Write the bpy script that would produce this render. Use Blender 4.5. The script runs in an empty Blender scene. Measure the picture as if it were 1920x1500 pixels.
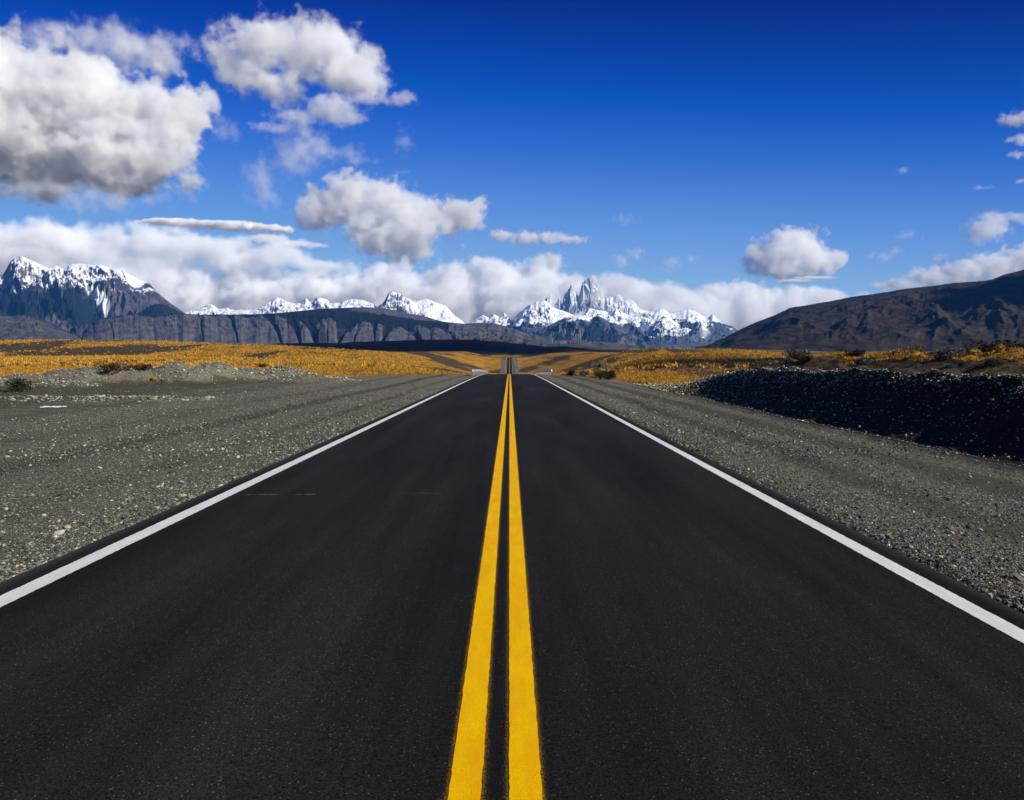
import bpy, math, random
import numpy as np
R = math.radians
D = bpy.data
scn = bpy.context.scene
rng = np.random.default_rng(7)

# ------------------------------------------------------------------ camera
EYE = 1.65            # eye height above the road
F = 1450.0            # focal length in photo pixels (photo is 1920 wide)
cam_d = D.cameras.new("camera")
cam_d.sensor_width = 36.0
cam_d.lens = 36.0 * F / 1920.0
cam_d.shift_y = -90.0 / 1920.0
cam_d.clip_start = 0.05
cam_d.clip_end = 200000.0
cam = D.objects.new("camera", cam_d)
scn.collection.objects.link(cam)
cam.location = (0, 0, EYE)
cam.rotation_euler = (R(90), 0, 0)
scn.camera = cam

# ------------------------------------------------------------------ light
SUN_EL, SUN_AZ = 28.0, 120.0      # azimuth clockwise from +Y (straight ahead); 90 = right
SKY_STRENGTH = 0.10
world = D.worlds.new("World")
scn.world = world
world.use_nodes = True
wn, wl = world.node_tree.nodes, world.node_tree.links
wn.clear()
sky = wn.new("ShaderNodeTexSky")
sky.sky_type = 'NISHITA'
sky.sun_disc = False
sky.sun_elevation = R(SUN_EL)
sky.sun_rotation = R(SUN_AZ)
sky.altitude = 600
sky.air_density = 1.0
sky.dust_density = 0.3
sky.ozone_density = 3.0
tcw = wn.new("ShaderNodeTexCoord"); vsc = wn.new("ShaderNodeVectorMath"); vsc.operation = 'MULTIPLY'; vsc.inputs[1].default_value = (.45, 1, 1)
wl.new(tcw.outputs["Generated"], vsc.inputs[0])
vno = wn.new("ShaderNodeVectorMath"); vno.operation = 'NORMALIZE'; wl.new(vsc.outputs[0], vno.inputs[0]); wl.new(vno.outputs[0], sky.inputs["Vector"])
# deep polarised blue: the sky's own colour through per-channel film curves
pre = wn.new("ShaderNodeVectorMath"); pre.operation = 'SCALE'; pre.inputs["Scale"].default_value = 1/8.0
cur = wn.new("ShaderNodeRGBCurve")
for ch, pts in enumerate(([(0,0),(.123,.0),(.137,.0),(.161,.001),(.1975,.03),(.258,.10),(.374,.22),(.62,.36),(1,.5)],
                          [(0,0),(.216,.016),(.2425,.038),(.28,.075),(.34,.14),(.43,.26),(.57,.41),(.75,.56),(1,.6)],
                          [(0,0),(.39,.19),(.435,.32),(.488,.45),(.56,.58),(.64,.67),(.725,.74),(.88,.78),(1,.8)])):
    c = cur.mapping.curves[ch]
    while len(c.points) < len(pts): c.points.new(0.5, 0.5)
    for p, (x, y) in zip(c.points, pts): p.location = (x, y); p.handle_type = 'VECTOR'
cur.mapping.update()
post = wn.new("ShaderNodeVectorMath"); post.operation = 'SCALE'; post.inputs["Scale"].default_value = 8.5
bg = wn.new("ShaderNodeBackground"); bg.inputs[1].default_value = SKY_STRENGTH
wo = wn.new("ShaderNodeOutputWorld")
wl.new(sky.outputs[0], pre.inputs[0]); wl.new(pre.outputs[0], cur.inputs[1]); wl.new(cur.outputs[0], post.inputs[0])
wl.new(post.outputs[0], bg.inputs[0]); wl.new(bg.outputs[0], wo.inputs[0])

sun_d = D.lights.new("sun", 'SUN')
sun_d.energy = 5.0
sun_d.angle = R(0.53)
sun_d.color = (1.0, 0.95, 0.82)
sun = D.objects.new("sun", sun_d)
scn.collection.objects.link(sun)
az, el = R(SUN_AZ), R(SUN_EL)
from mathutils import Vector
sdir = Vector((math.sin(az)*math.cos(el), math.cos(az)*math.cos(el), math.sin(el)))   # towards the sun
sun.rotation_euler = sdir.to_track_quat('Z', 'Y').to_euler()

vs = scn.view_settings
vs.view_transform = 'Standard'; vs.look = 'None'
vs.exposure = 0.3; vs.gamma = 1.0; vs.use_curve_mapping = False
scn.cycles.volume_bounces = 20
scn.cycles.max_bounces = 28
scn.cycles.diffuse_bounces = 3
scn.cycles.volume_step_rate = 1.5
scn.cycles.volume_max_steps = 512

# ------------------------------------------------------------------ helpers
def at(px, py, Y):
    """world point seen at photo pixel (px, py) at distance Y ahead"""
    return Vector(((px-960.0)/F*Y, Y, EYE+(660.0-py)/F*Y))

def link(o):
    scn.collection.objects.link(o); return o

def tag(o, label=None, cat=None, group=None, kind=None):
    if label: o["label"] = label
    if cat: o["category"] = cat
    if group: o["group"] = group
    if kind: o["kind"] = kind
    return o

class Mat:
    """small node-graph builder"""
    def __init__(s, name):
        s.m = D.materials.new(name); s.m.use_nodes = True
        s.t = s.m.node_tree; s.n = s.t.nodes; s.l = s.t.links
        s.n.clear()
        s.out = s.n.new("ShaderNodeOutputMaterial")
    def node(s, ty, ins=None, **props):
        nd = s.n.new(ty)
        for k, v in props.items(): setattr(nd, k, v)
        for k, v in (ins or {}).items():
            if isinstance(v, bpy.types.NodeSocket): s.l.new(v, nd.inputs[k])
            else: nd.inputs[k].default_value = v
        return nd
    def math(s, op, a, b=None, c=None, clamp=False):
        ins = {0: a}
        if b is not None: ins[1] = b
        if c is not None: ins[2] = c
        return s.node("ShaderNodeMath", ins, operation=op, use_clamp=clamp).outputs[0]
    def vmath(s, op, a, b=None):
        ins = {0: a}
        if b is not None: ins[1] = b
        return s.node("ShaderNodeVectorMath", ins, operation=op).outputs[0]
    def pos(s):
        return s.node("ShaderNodeNewGeometry").outputs["Position"]
    def noise(s, vec, scale, detail=4, rough=0.55, dist=0.0, color=False):
        nd = s.node("ShaderNodeTexNoise", {"Vector": vec, "Scale": scale, "Detail": detail, "Roughness": rough, "Distortion": dist})
        return nd.outputs[1 if color else 0]
    def voro(s, vec, scale, feature='F1', rand=1.0, out=0):
        nd = s.node("ShaderNodeTexVoronoi", {"Vector": vec, "Scale": scale, "Randomness": rand}, feature=feature)
        return nd.outputs[out]
    def ramp(s, fac, stops, interp='LINEAR'):
        nd = s.node("ShaderNodeValToRGB", {0: fac})
        cr = nd.color_ramp; cr.interpolation = interp
        while len(cr.elements) < len(stops): cr.elements.new(0.5)
        for e, (p, c) in zip(cr.elements, stops):
            e.position = p
            e.color = (c, c, c, 1) if isinstance(c, (int, float)) else (*c, 1)
        return nd.outputs[0]
    def smooth(s, x, a, b):
        return s.node("ShaderNodeMapRange", {0: x, 1: a, 2: b, 3: 0.0, 4: 1.0}, interpolation_type='SMOOTHSTEP').outputs[0]
    def mix(s, f, a, b, blend='MIX'):
        def c(v): return v if isinstance(v, bpy.types.NodeSocket) else (*v, 1)
        return s.node("ShaderNodeMix", {0: f, 6: c(a), 7: c(b)}, data_type='RGBA', blend_type=blend).outputs[2]
    def attr(s, name, out="Fac"):
        return s.node("ShaderNodeAttribute", attribute_name=name).outputs[out]
    def bump(s, h, dist=0.1, strength=1.0, normal=None):
        ins = {"Height": h, "Distance": dist, "Strength": strength}
        if normal is not None: ins["Normal"] = normal
        return s.node("ShaderNodeBump", ins).outputs[0]
    def surf(s, color, rough=0.9, normal=None, spec=0.3, **kw):
        b = s.node("ShaderNodeBsdfPrincipled")
        for k, v in (("Base Color", color), ("Roughness", rough), ("Specular IOR Level", spec), ("Normal", normal), *kw.items()):
            if v is None: continue
            if isinstance(v, bpy.types.NodeSocket): s.l.new(v, b.inputs[k])
            else: b.inputs[k].default_value = (*v, 1) if isinstance(v, tuple) else v
        s.l.new(b.outputs[0], s.out.inputs[0])
        return s.m

HAZE = 1.7e-5
# ------------------------------------------------------------------ noise in numpy
def _hash(ix, iy, seed):
    h = (ix.astype(np.int64)*374761393 + iy.astype(np.int64)*668265263 + seed*974634777) & 0xffffffff
    h = ((h ^ (h >> 13))*1274126177) & 0xffffffff
    h = ((h ^ (h >> 16))*2246822519) & 0xffffffff
    return ((h ^ (h >> 15)) & 0xffffff)/float(0xffffff)
def vnoise(x, y, seed=0):
    """gradient noise, about -1..1"""
    x, y = np.broadcast_arrays(np.asarray(x, float), np.asarray(y, float))
    x0, y0 = np.floor(x), np.floor(y); fx, fy = x-x0, y-y0
    ux, uy = fx*fx*fx*(fx*(fx*6-15)+10), fy*fy*fy*(fy*(fy*6-15)+10)
    def g(i, j):
        a = _hash(x0+i, y0+j, seed)*2*math.pi
        return np.cos(a)*(fx-i)+np.sin(a)*(fy-j)
    return 1.5*((g(0,0)*(1-ux)+g(1,0)*ux)*(1-uy)+(g(0,1)*(1-ux)+g(1,1)*ux)*uy)
def fbm(x, y, octs=5, rough=0.5, seed=0):
    s, a, f, t = 0, 1, 1, 0
    for i in range(octs):
        s = s+a*vnoise(x*f, y*f, seed+i*17); t += a; a *= rough; f *= 2.03
    return s/t
def ridged(x, y, octs=5, rough=0.5, seed=0):
    s, a, f, t, w = 0, 1, 1, 0, 1.0
    for i in range(octs):
        n = 1-np.abs(vnoise(x*f, y*f, seed+i*31)); n = n*n*w
        s = s+a*n; t += a; w = np.clip(n*1.6, 0, 1); a *= rough; f *= 2.1
    return s/t
def sstep(x, a, b):
    t = np.clip((np.asarray(x, float)-a)/(b-a), 0, 1); return t*t*(3-2*t)
def bump2(x, y, cx, cy, rx, ry, ang=0.0, p=1.0):
    """soft hump, 1 at its middle, 0 at its rim"""
    c, s = math.cos(ang), math.sin(ang)
    dx, dy = x-cx, y-cy
    u, v = (dx*c+dy*s)/rx, (-dx*s+dy*c)/ry
    return np.clip(1-u*u-v*v, 0, 1)**p

def mesh_obj(name, verts, faces, mat=None, smooth=True, parent=None, attrs=None):
    """verts (n,3), faces (m,k) numpy -> one mesh object"""
    me = D.meshes.new(name)
    faces = np.asarray(faces); m, kk = faces.shape
    me.vertices.add(len(verts)); me.vertices.foreach_set("co", np.asarray(verts, np.float32).ravel())
    me.loops.add(m*kk); me.loops.foreach_set("vertex_index", faces.astype(np.int32).ravel())
    me.polygons.add(m); me.polygons.foreach_set("loop_start", np.arange(0, m*kk, kk, dtype=np.int32))
    me.polygons.foreach_set("use_smooth", np.full(m, smooth, dtype=bool))
    me.update(calc_edges=True)
    for an, av in (attrs or {}).items():
        av = np.asarray(av, np.float32)
        if av.ndim == 1:
            a = me.attributes.new(an, 'FLOAT', 'POINT'); a.data.foreach_set("value", av)
        else:
            a = me.attributes.new(an, 'FLOAT_COLOR', 'POINT'); a.data.foreach_set("color", np.concatenate([av, np.ones((len(av), 1), np.float32)], 1).ravel())
    if mat: me.materials.append(mat)
    o = link(D.objects.new(name, me))
    if parent: o.parent = parent
    return o
def grid_faces(nu, nv):
    i = np.arange((nu-1)*(nv-1)); a = (i//(nu-1))*nu+i % (nu-1)
    return np.stack([a, a+1, a+1+nu, a+nu], 1)

# ------------------------------------------------------------------ the lie of the land
_ry = np.array([-400,-100, 0, 60, 80, 100,120, 150, 250, 400, 600, 750, 820, 850, 900, 1000,1050,1080,1130,1250,1500,3000,9000], float)
_rz = np.array([4.4,  1.1, 0,-.66,-.9,-1.22,-1.75,-2.8,-6.6,-12.2,-17.8,-20,-19.9,-19.3,-17.2,-11.0,-7.7,-6.5,-6.5,-8.5,-9,-9,-9], float)
_fy = np.arange(-400, 9000, 5.0); _fz = np.interp(_fy, _ry, _rz)
_k = np.exp(-0.5*(np.arange(-6, 7)/2.0)**2); _k /= _k.sum()
_fz = np.convolve(np.pad(_fz, 6, mode='edge'), _k, 'valid')
_fz -= np.interp(0, _fy, _fz)
def road_z(y): return np.interp(y, _fy, _fz)
def road_x(y): return -0.0031*np.asarray(y, float)
ROAD_L, ROAD_R = -3.86, 3.40        # asphalt edges

_sy = np.array([-400, 0, 50, 70, 100, 200, 400, 700, 1000, 1500, 3000, 6500, 20000], float)
_left = np.array([2, -.2, -.7, -.75, -.7, -.8, -.6, .2, 1.6, 3, 6, 8, 8], float)
_right = np.array([2, -.2, -.7, -.9, -1.0, -1.3, -.8, 0, .3, 1, 3, 5, 5], float)
EMB_FOOT, EMB_W = 8.6, 2.35
def emb_foot(y): return EMB_FOOT+0.022*np.clip(y, -30, 60)+0.25*vnoise(np.asarray(y)*.12, 3.3, 5)
def emb_h(y):
    return (1.84+.006*np.asarray(y, float))*sstep(62-np.asarray(y, float), 0, 30)*(1+.05*vnoise(np.asarray(y)*.15, 1.7, 9)+.05*vnoise(np.asarray(y)*.7, 2.7, 19))
DARK_HILL = []   # filled below
def terrain_z(x, y):
    x, y = np.broadcast_arrays(np.asarray(x, float), np.asarray(y, float))
    rz = road_z(y); d = x-road_x(y); ad = np.abs(d)
    L = np.interp(y, _sy, _left); Rr = np.interp(y, _sy, _right)
    side = np.where(d < 0, L, Rr)
    # humps of the golden steppe, growing with distance
    far = sstep(y, 70, 500)
    side = side + far*(2.4*fbm(x/190, y/260, 4, .5, 3)*sstep(y, 120, 700) + 0.9*fbm(x/38, y/55, 4, .5, 8)*sstep(3500-y, 0, 2500))
    side = side + 0.25*fbm(x/14, y/14, 4, .5, 11)*sstep(y, 60, 120)
    side = side + 11*bump2(x, y, -350, 640, 270, 220, .1, 1.2)            # left rise
    side = side + 4.0*bump2(x, y, -620, 760, 420, 220, 0, 1.3)
    side = side + 3.0*bump2(x, y, -95, 330, 70, 45, .1, 1.3)
    side = side + 2.2*bump2(x, y, 62, 330, 60, 45, -.1, 1.2) + 5.5*bump2(x, y, 120, 640, 140, 110, 0, 1.2)
    side = side + 1.4*bump2(x, y, 95, 210, 50, 30, 0, 1.2)
    side = side + 10*bump2(x, y, 110, 1500, 70, 200, 0, 1.2)
    # brown hills behind the far crest
    n = fbm(x/260, y/260, 4, .5, 21)
    side = side + (18+4*n)*bump2(x, y, -330, 1750, 420, 420, -.05, .75)+11*bump2(x, y, -90, 1800, 290, 400, 0, .8)
    side = side + (36+4*n)*bump2(x, y, -1750, 2100, 780, 620, .08, .8)
    side = side + 9*bump2(x, y, 330, 2000, 500, 300, .05, 1)
    # dark rise at the far right, near
    side = side + 9.5*bump2(x, y, 158, 170, 62, 50, .3, 1.1)
    # embankment on the right
    f = emb_foot(y); e = emb_h(y)
    t = (d-f)/EMB_W
    prof = np.clip(t, 0, 1); prof = prof*prof*(3-2*prof)*.15+prof*.85
    lump = 1+.10*vnoise(x*.8, y*.5, 31)+.05*vnoise(x*2.6, y*1.9, 35)
    bank = e*prof*lump+.12*e*np.exp(-((t+.35)/.12)**2)-.10*e*np.exp(-((t+.12)/.12)**2)
    side = side + np.where(d > 0, bank, 0)+np.where(d > f+EMB_W, .12*e*fbm(x/3, y/3, 3, .5, 77), 0)
    # gravel heaps on the left
    hp = lambda cx, cy, rx, ry, h, a=0., p=1.: h*bump2(x, y, cx, cy, rx, ry, a, p)
    heaps = (hp(-25.5,62,3.2,2.6,1.35,.1)+hp(-29.5,62,3.4,2.4,1.2)+hp(-33.5,61,3.2,2.4,1.15)+hp(-22.6,63,2.6,2.4,.9)
             +hp(-37.5,60,3,2.2,.75)+hp(-19.6,66,3.6,2.2,1.15)+hp(-24,69,4,2.5,1.0)+hp(-17,61,3.0,2.0,.62)+hp(-13.8,60,3.4,1.6,.5)
             +hp(-33.2,47.5,4.2,1.6,.85)+hp(-38,47,4,2,.9)+hp(-29,50,3,1.6,.5)+hp(-43,55,5,3,.9)+hp(-50,60,6,4,1.1))
    heaps = heaps*(1+.28*fbm(x/1.3, y/1.3, 4, .55, 41))
    wind = .22*np.exp(-((y-(34+.9*(x+22)*.35+1.2*vnoise(x*.15, 2, 51)))/.55)**2)*sstep(-x, 12, 17)
    side = side + np.where(d < 0, heaps+wind, 0)
    # blend to the road's own level; beyond the crest the road runs on a fill through the dip
    blend_w = np.interp(y, [0, 60, 110, 200, 500, 800, 1100], [9, 12, 13, 40, 110, 110, 70])
    core = np.interp(y, [0, 100, 200, 1000], [4.6, 5.2, 7.5, 9])
    w = np.maximum(sstep(ad, core, core+blend_w), sstep(y, 1120, 1400))
    gap = np.abs(side-rz)
    z = rz-.07+(side-rz+.07)*w
    # shoulder falls away gently, tyre tracks, ruts
    sh = sstep(ad, 3.6, 5.0)
    z = z-.03*sh*(1-sstep(y, 150, 300))
    nearr = (1-sstep(y, 60, 140))
    z = z+nearr*sh*(.022*fbm(x/1.6, y/5.0, 4, .5, 61)+.010*np.sin(d*2.4+.6*vnoise(x*.2, y*.05, 5))*sstep(ad, 4.6, 6)*(1-sstep(ad, 9, 16)))
    # sunk under the asphalt
    under = 1-sstep(ad, 3.15, 3.75 if False else 3.72)
    z = z-under*(.10+.0007*np.clip(y, 0, 3000))
    return z

# ------------------------------------------------------------------ terrain mesh: one sheet to the horizon
def spread():
    front = np.arange(-44, 42.01, 0.115)
    rest = np.arange(46, 312, 4.0)
    return np.radians(np.concatenate([front, rest]))
AP_Y = -4.0
th = spread(); nth = len(th)
rr = np.concatenate([[0.3, 1.2], np.geomspace(2.6, 9000, 880), [14000, 24000, 40000]])
TH, RR = np.meshgrid(th, rr)
X = RR*np.sin(TH); Y = AP_Y+RR*np.cos(TH)
Z = terrain_z(X, Y)
nr = len(rr)
verts = np.stack([X, Y, Z], -1).reshape(-1, 3)
i = np.arange((nr-1)*nth); a = (i//nth)*nth; b = i % nth; b2 = (b+1) % nth
faces = np.stack([a+b, a+b2, a+b2+nth, a+b+nth], 1)[:, ::-1]
xf, yf = verts[:, 0], verts[:, 1]
dd = xf-road_x(yf); add = np.abs(dd)
# zones as vertex attributes
f_ = emb_foot(yf); e_ = emb_h(yf)
onbank = np.where((dd > f_-.9), 1.0, 0)*sstep(e_, .05, .5)*(1-sstep(dd-f_-EMB_W, .0, .7))
edge_l = -np.interp(yf, [0, 45, 66, 75, 95, 110, 140], [60, 60, 34, 16, 9.5, 6.5, 6.2])+2.2*vnoise(xf*.1, yf*.05, 71)*sstep(yf, 50, 80)
edge_r = np.interp(yf, [0, 30, 45, 60, 80, 100, 140, 300], [12, 12, 11.2, 9.6, 8.6, 6.8, 6.2, 7.5])+.5*vnoise(xf*.3, yf*.12, 72)
pad_l = 1-sstep(edge_l-dd, -.8, 1.6)
pad_r = 1-sstep(dd-edge_r, -.4, 1.0)
pad = np.where(dd < 0, pad_l, np.maximum(pad_r, onbank))
pad = np.where(yf > 140, 1-sstep(add, 7.0, 9+.004*yf), pad)
pad = np.where(yf > 600, 1-sstep(add, 8.0, 13), pad)
pad = pad*(1-sstep(yf, 1070, 1110))
pad = np.where((yf < 66) & (dd > f_+EMB_W) , onbank, pad)
heap_at = np.where((dd < 0) & (yf > 44) & (yf < 74) & (xf > -60), sstep(Z.ravel()-np.interp(yf, _sy, _left), .12, .4), 0)
pad = np.maximum(pad, heap_at)
grass = 1-pad
# dark heather patches against gold grass
gd = fbm(xf/70, yf/180, 5, .55, 91)*1.1+fbm(xf/9, yf/22, 4, .55, 93)*.45*(1-sstep(yf, 300, 900))
gd = gd+1.2*bump2(xf, yf, -230, 1750, 600, 520)**.5+.9*bump2(xf, yf, -1750, 2100, 900, 700)+.75*sstep(yf, 1200, 1700)*.8+.8*bump2(xf, yf, 158, 170, 75, 62)
gd = gd+.35*bump2(xf, yf, 22, 75, 16, 22)+.5*bump2(xf, yf, 6, 118, 10, 50)
gd = gd+.9*np.where((yf < 64) & (yf > 0) & (dd > 0), 1-sstep(dd-f_-EMB_W, .6, 2.0+.02*yf), 0)
gold = 1-sstep(gd, -.12, .26)
# ------------------------------------------------------------------ ground material
def stone_col(m, cellcol, warm=0.5):
    """albedos of river gravel: greys, greenish greys, beige, a few near white"""
    sep = m.node("ShaderNodeSeparateColor", {0: cellcol})
    c1 = m.ramp(sep.outputs[0], [(0.0, (.035,.036,.034)), (.35, (.075,.077,.072)), (.6, (.13,.13,.115)), (.8, (.20,.19,.16)), (.93, (.33,.31,.26)), (1.0, (.55,.53,.47))])
    c2 = m.ramp(sep.outputs[1], [(0, (.88,1.0,1.0)), (.5, (1,1,.94)), (.85, (1.12,1.0,.85)), (1, (1.3,1.0,.72))])
    return m.mix(1.0, m.mix(1.0, c1, c2, 'MULTIPLY'), (1.03, 1.0, .92), 'MULTIPLY')
def ground_material():
    m = Mat("ground")
    P = m.pos()
    pad, gold = m.attr("pad"), m.attr("gold")
    track = m.attr("track")
    wob = m.noise(P, 2.0, 3, color=True)
    wob = m.node("ShaderNodeVectorMath", {0: wob, "Scale": .03}, operation='SCALE').outputs[0]
    Pw = m.vmath('ADD', P, wob)
    # gravel at three sizes
    v1 = m.node("ShaderNodeTexVoronoi", {"Vector": Pw, "Scale": 38.0}, feature='F1')
    v2 = m.node("ShaderNodeTexVoronoi", {"Vector": Pw, "Scale": 95.0}, feature='F1')
    v3 = m.node("ShaderNodeTexVoronoi", {"Vector": Pw, "Scale": 15.0}, feature='F1')
    s1, s2, s3 = stone_col(m, v1.outputs[1]), stone_col(m, v2.outputs[1]), stone_col(m, v3.outputs[1])
    big = m.smooth(m.noise(P, 9.0, 3), .50, .60)
    col = m.mix(big, s2, s1)
    fl = m.node("ShaderNodeSeparateColor", {0: v3.outputs[1]}).outputs[2]
    m3 = m.math('MULTIPLY', m.smooth(fl, .86, .90), m.math('LESS_THAN', v3.outputs[0], .38))
    col = m.mix(m3, col, s3)
    dust = m.mix(m.noise(P, .35, 5), (.045,.039,.025), (.080,.069,.045))
    grit = m.mix(m.smooth(m.noise(P, 60, 4, .7), .35, .7), (.6,.6,.6), (1.35,1.35,1.3))
    dust = m.mix(1.0, dust, grit, 'MULTIPLY')
    dn = m.noise(P, 1.1, 5, .6)
    dustf = m.math('ADD', m.math('MULTIPLY', track, 1.0), m.math('MULTIPLY', m.math('SUBTRACT', dn, .5), 1.2), clamp=True)
    dustf = m.smooth(dustf, .25, .75)
    col = m.mix(m.math('MULTIPLY', dustf, .86), col, dust)
    col = m.mix(1.0, col, m.mix(m.noise(P, .12, 4), (.72,.72,.74), (1.25,1.22,1.12)), 'MULTIPLY')
    # bank: earth colour darkened to paint in the depth of its shade
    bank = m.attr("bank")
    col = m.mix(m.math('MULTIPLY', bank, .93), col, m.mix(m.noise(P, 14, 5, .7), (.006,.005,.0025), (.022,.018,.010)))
    # steppe
    Pg = m.vmath('MULTIPLY', P, (1, .55, 1))
    gn = m.noise(Pg, 1.6, 6, .72)
    gl = m.noise(Pg, .09, 5, .6)
    g1 = m.mix(m.smooth(gn, .36, .62), (.085,.048,.012), (.54,.285,.034))
    g1 = m.mix(1.0, g1, m.mix(m.smooth(gl, .3, .7), (.62,.60,.55), (1.35,1.28,1.0)), 'MULTIPLY')
    g2 = m.mix(m.smooth(m.noise(Pg, .8, 6, .75), .35, .68), (.020,.016,.010), (.115,.078,.036))
    gf = m.math('ADD', gold, m.math('MULTIPLY', m.math('SUBTRACT', m.noise(Pg, .35, 5, .7), .5), 1.3))
    gr = m.mix(m.smooth(gf, .35, .75), g2, g1)
    far = m.attr("far")
    gr = m.mix(far, gr, m.mix(m.smooth(m.noise(m.vmath('MULTIPLY', P, (1, .25, 1)), .012, 6, .7), .35, .65), (.075,.055,.036), (.19,.135,.072)))
    f = m.smooth(m.math('ADD', pad, m.math('MULTIPLY', m.math('SUBTRACT', m.noise(P, 1.3, 5, .7), .5), .9)), .4, .6)
    col = m.mix(f, gr, col)
    near = m.attr("near")
    h = m.math('SUBTRACT', 1.0, v1.outputs[0])
    h2 = m.math('MULTIPLY', m.math('SUBTRACT', 1.0, v2.outputs[0]), .4)
    hh = m.math('ADD', m.math('MULTIPLY', h, big), h2)
    hh = m.math('MULTIPLY', hh, m.math('SUBTRACT', 1.0, m.math('MULTIPLY', dustf, .8)))
    b1 = m.bump(m.math('MULTIPLY', hh, f), .022, 1.0)
    m.l.new(near, b1.node.inputs["Strength"])
    b2 = m.bump(m.math('MULTIPLY', gn, m.math('SUBTRACT', 1.0, f)), .55, .8, b1)
    return m.surf(col, .95, b2, spec=.15)
track = np.zeros_like(xf)
for c, wd, s in ((-5.7, .4, .6), (-8.3, .7, .8), (-11.5, 1.2, .5), (-17, 3.0, .55), (-26, 4, .5), (5.15, .45, .9), (6.9, .6, 1.0), (8.2, .35, .6)):
    track = np.maximum(track, s*np.exp(-((dd-c-.25*vnoise(yf*.07, c, 15))/wd)**2))
track *= 1-sstep(yf, 90, 140)
track = np.maximum(track, .75*sstep(-dd, 14, 22)*(1-sstep(yf, 60, 75)))
track = track*(1-.8*heap_at)
ground = mesh_obj("ground", verts, faces, ground_material(), True, attrs=dict(
    pad=pad, gold=gold, track=track, bank=onbank, far=sstep(yf, 1150, 1700), near=1-.65*sstep(yf, 10, 60)))
tag(ground, kind="structure", label="gravel shoulders and golden steppe reaching to the foot of the mountains")
# ------------------------------------------------------------------ road, painted lines
def road_strip(name, x0, x1, y0, y1, lift, mat, jag=0.0, kind="structure", ys=None, cross=3, camber=True, skirts=0.0, seed=0, label=None):
    if ys is None:
        ys = [y0]
        while ys[-1] < y1:
            ys.append(ys[-1]+max(.03 if jag else .6, (abs(ys[-1])*.004 if jag else abs(ys[-1])*.03)))
        ys[-1] = y1; ys = np.array(ys)
    n = len(ys)
    us = np.linspace(0, 1, cross)
    a = np.full(n, x0, float); b = np.full(n, x1, float)
    if jag:
        a = a+jag*(vnoise(ys*28, 1.5, seed)+.25*vnoise(ys*2.2, 4.5, seed+1)); b = b+jag*(vnoise(ys*28, 7.5, seed+2)+.25*vnoise(ys*2.2, 9.5, seed+3))
    xs = a[:, None]*(1-us)+b[:, None]*us
    cz = -.0022*xs**2 if camber else 0*xs
    V = np.stack([xs+road_x(ys)[:, None], np.repeat(ys[:, None], cross, 1), road_z(ys)[:, None]+lift+cz], -1)
    if skirts:
        l = V[:, :1].copy(); l[..., 0] -= .05; l[..., 2] -= skirts
        r = V[:, -1:].copy(); r[..., 0] += .05; r[..., 2] -= skirts
        V = np.concatenate([l, V, r], 1)
    o = mesh_obj(name, V.reshape(-1, 3), grid_faces(V.shape[1], n), mat, False)
    return tag(o, kind=kind, label=label)
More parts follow.
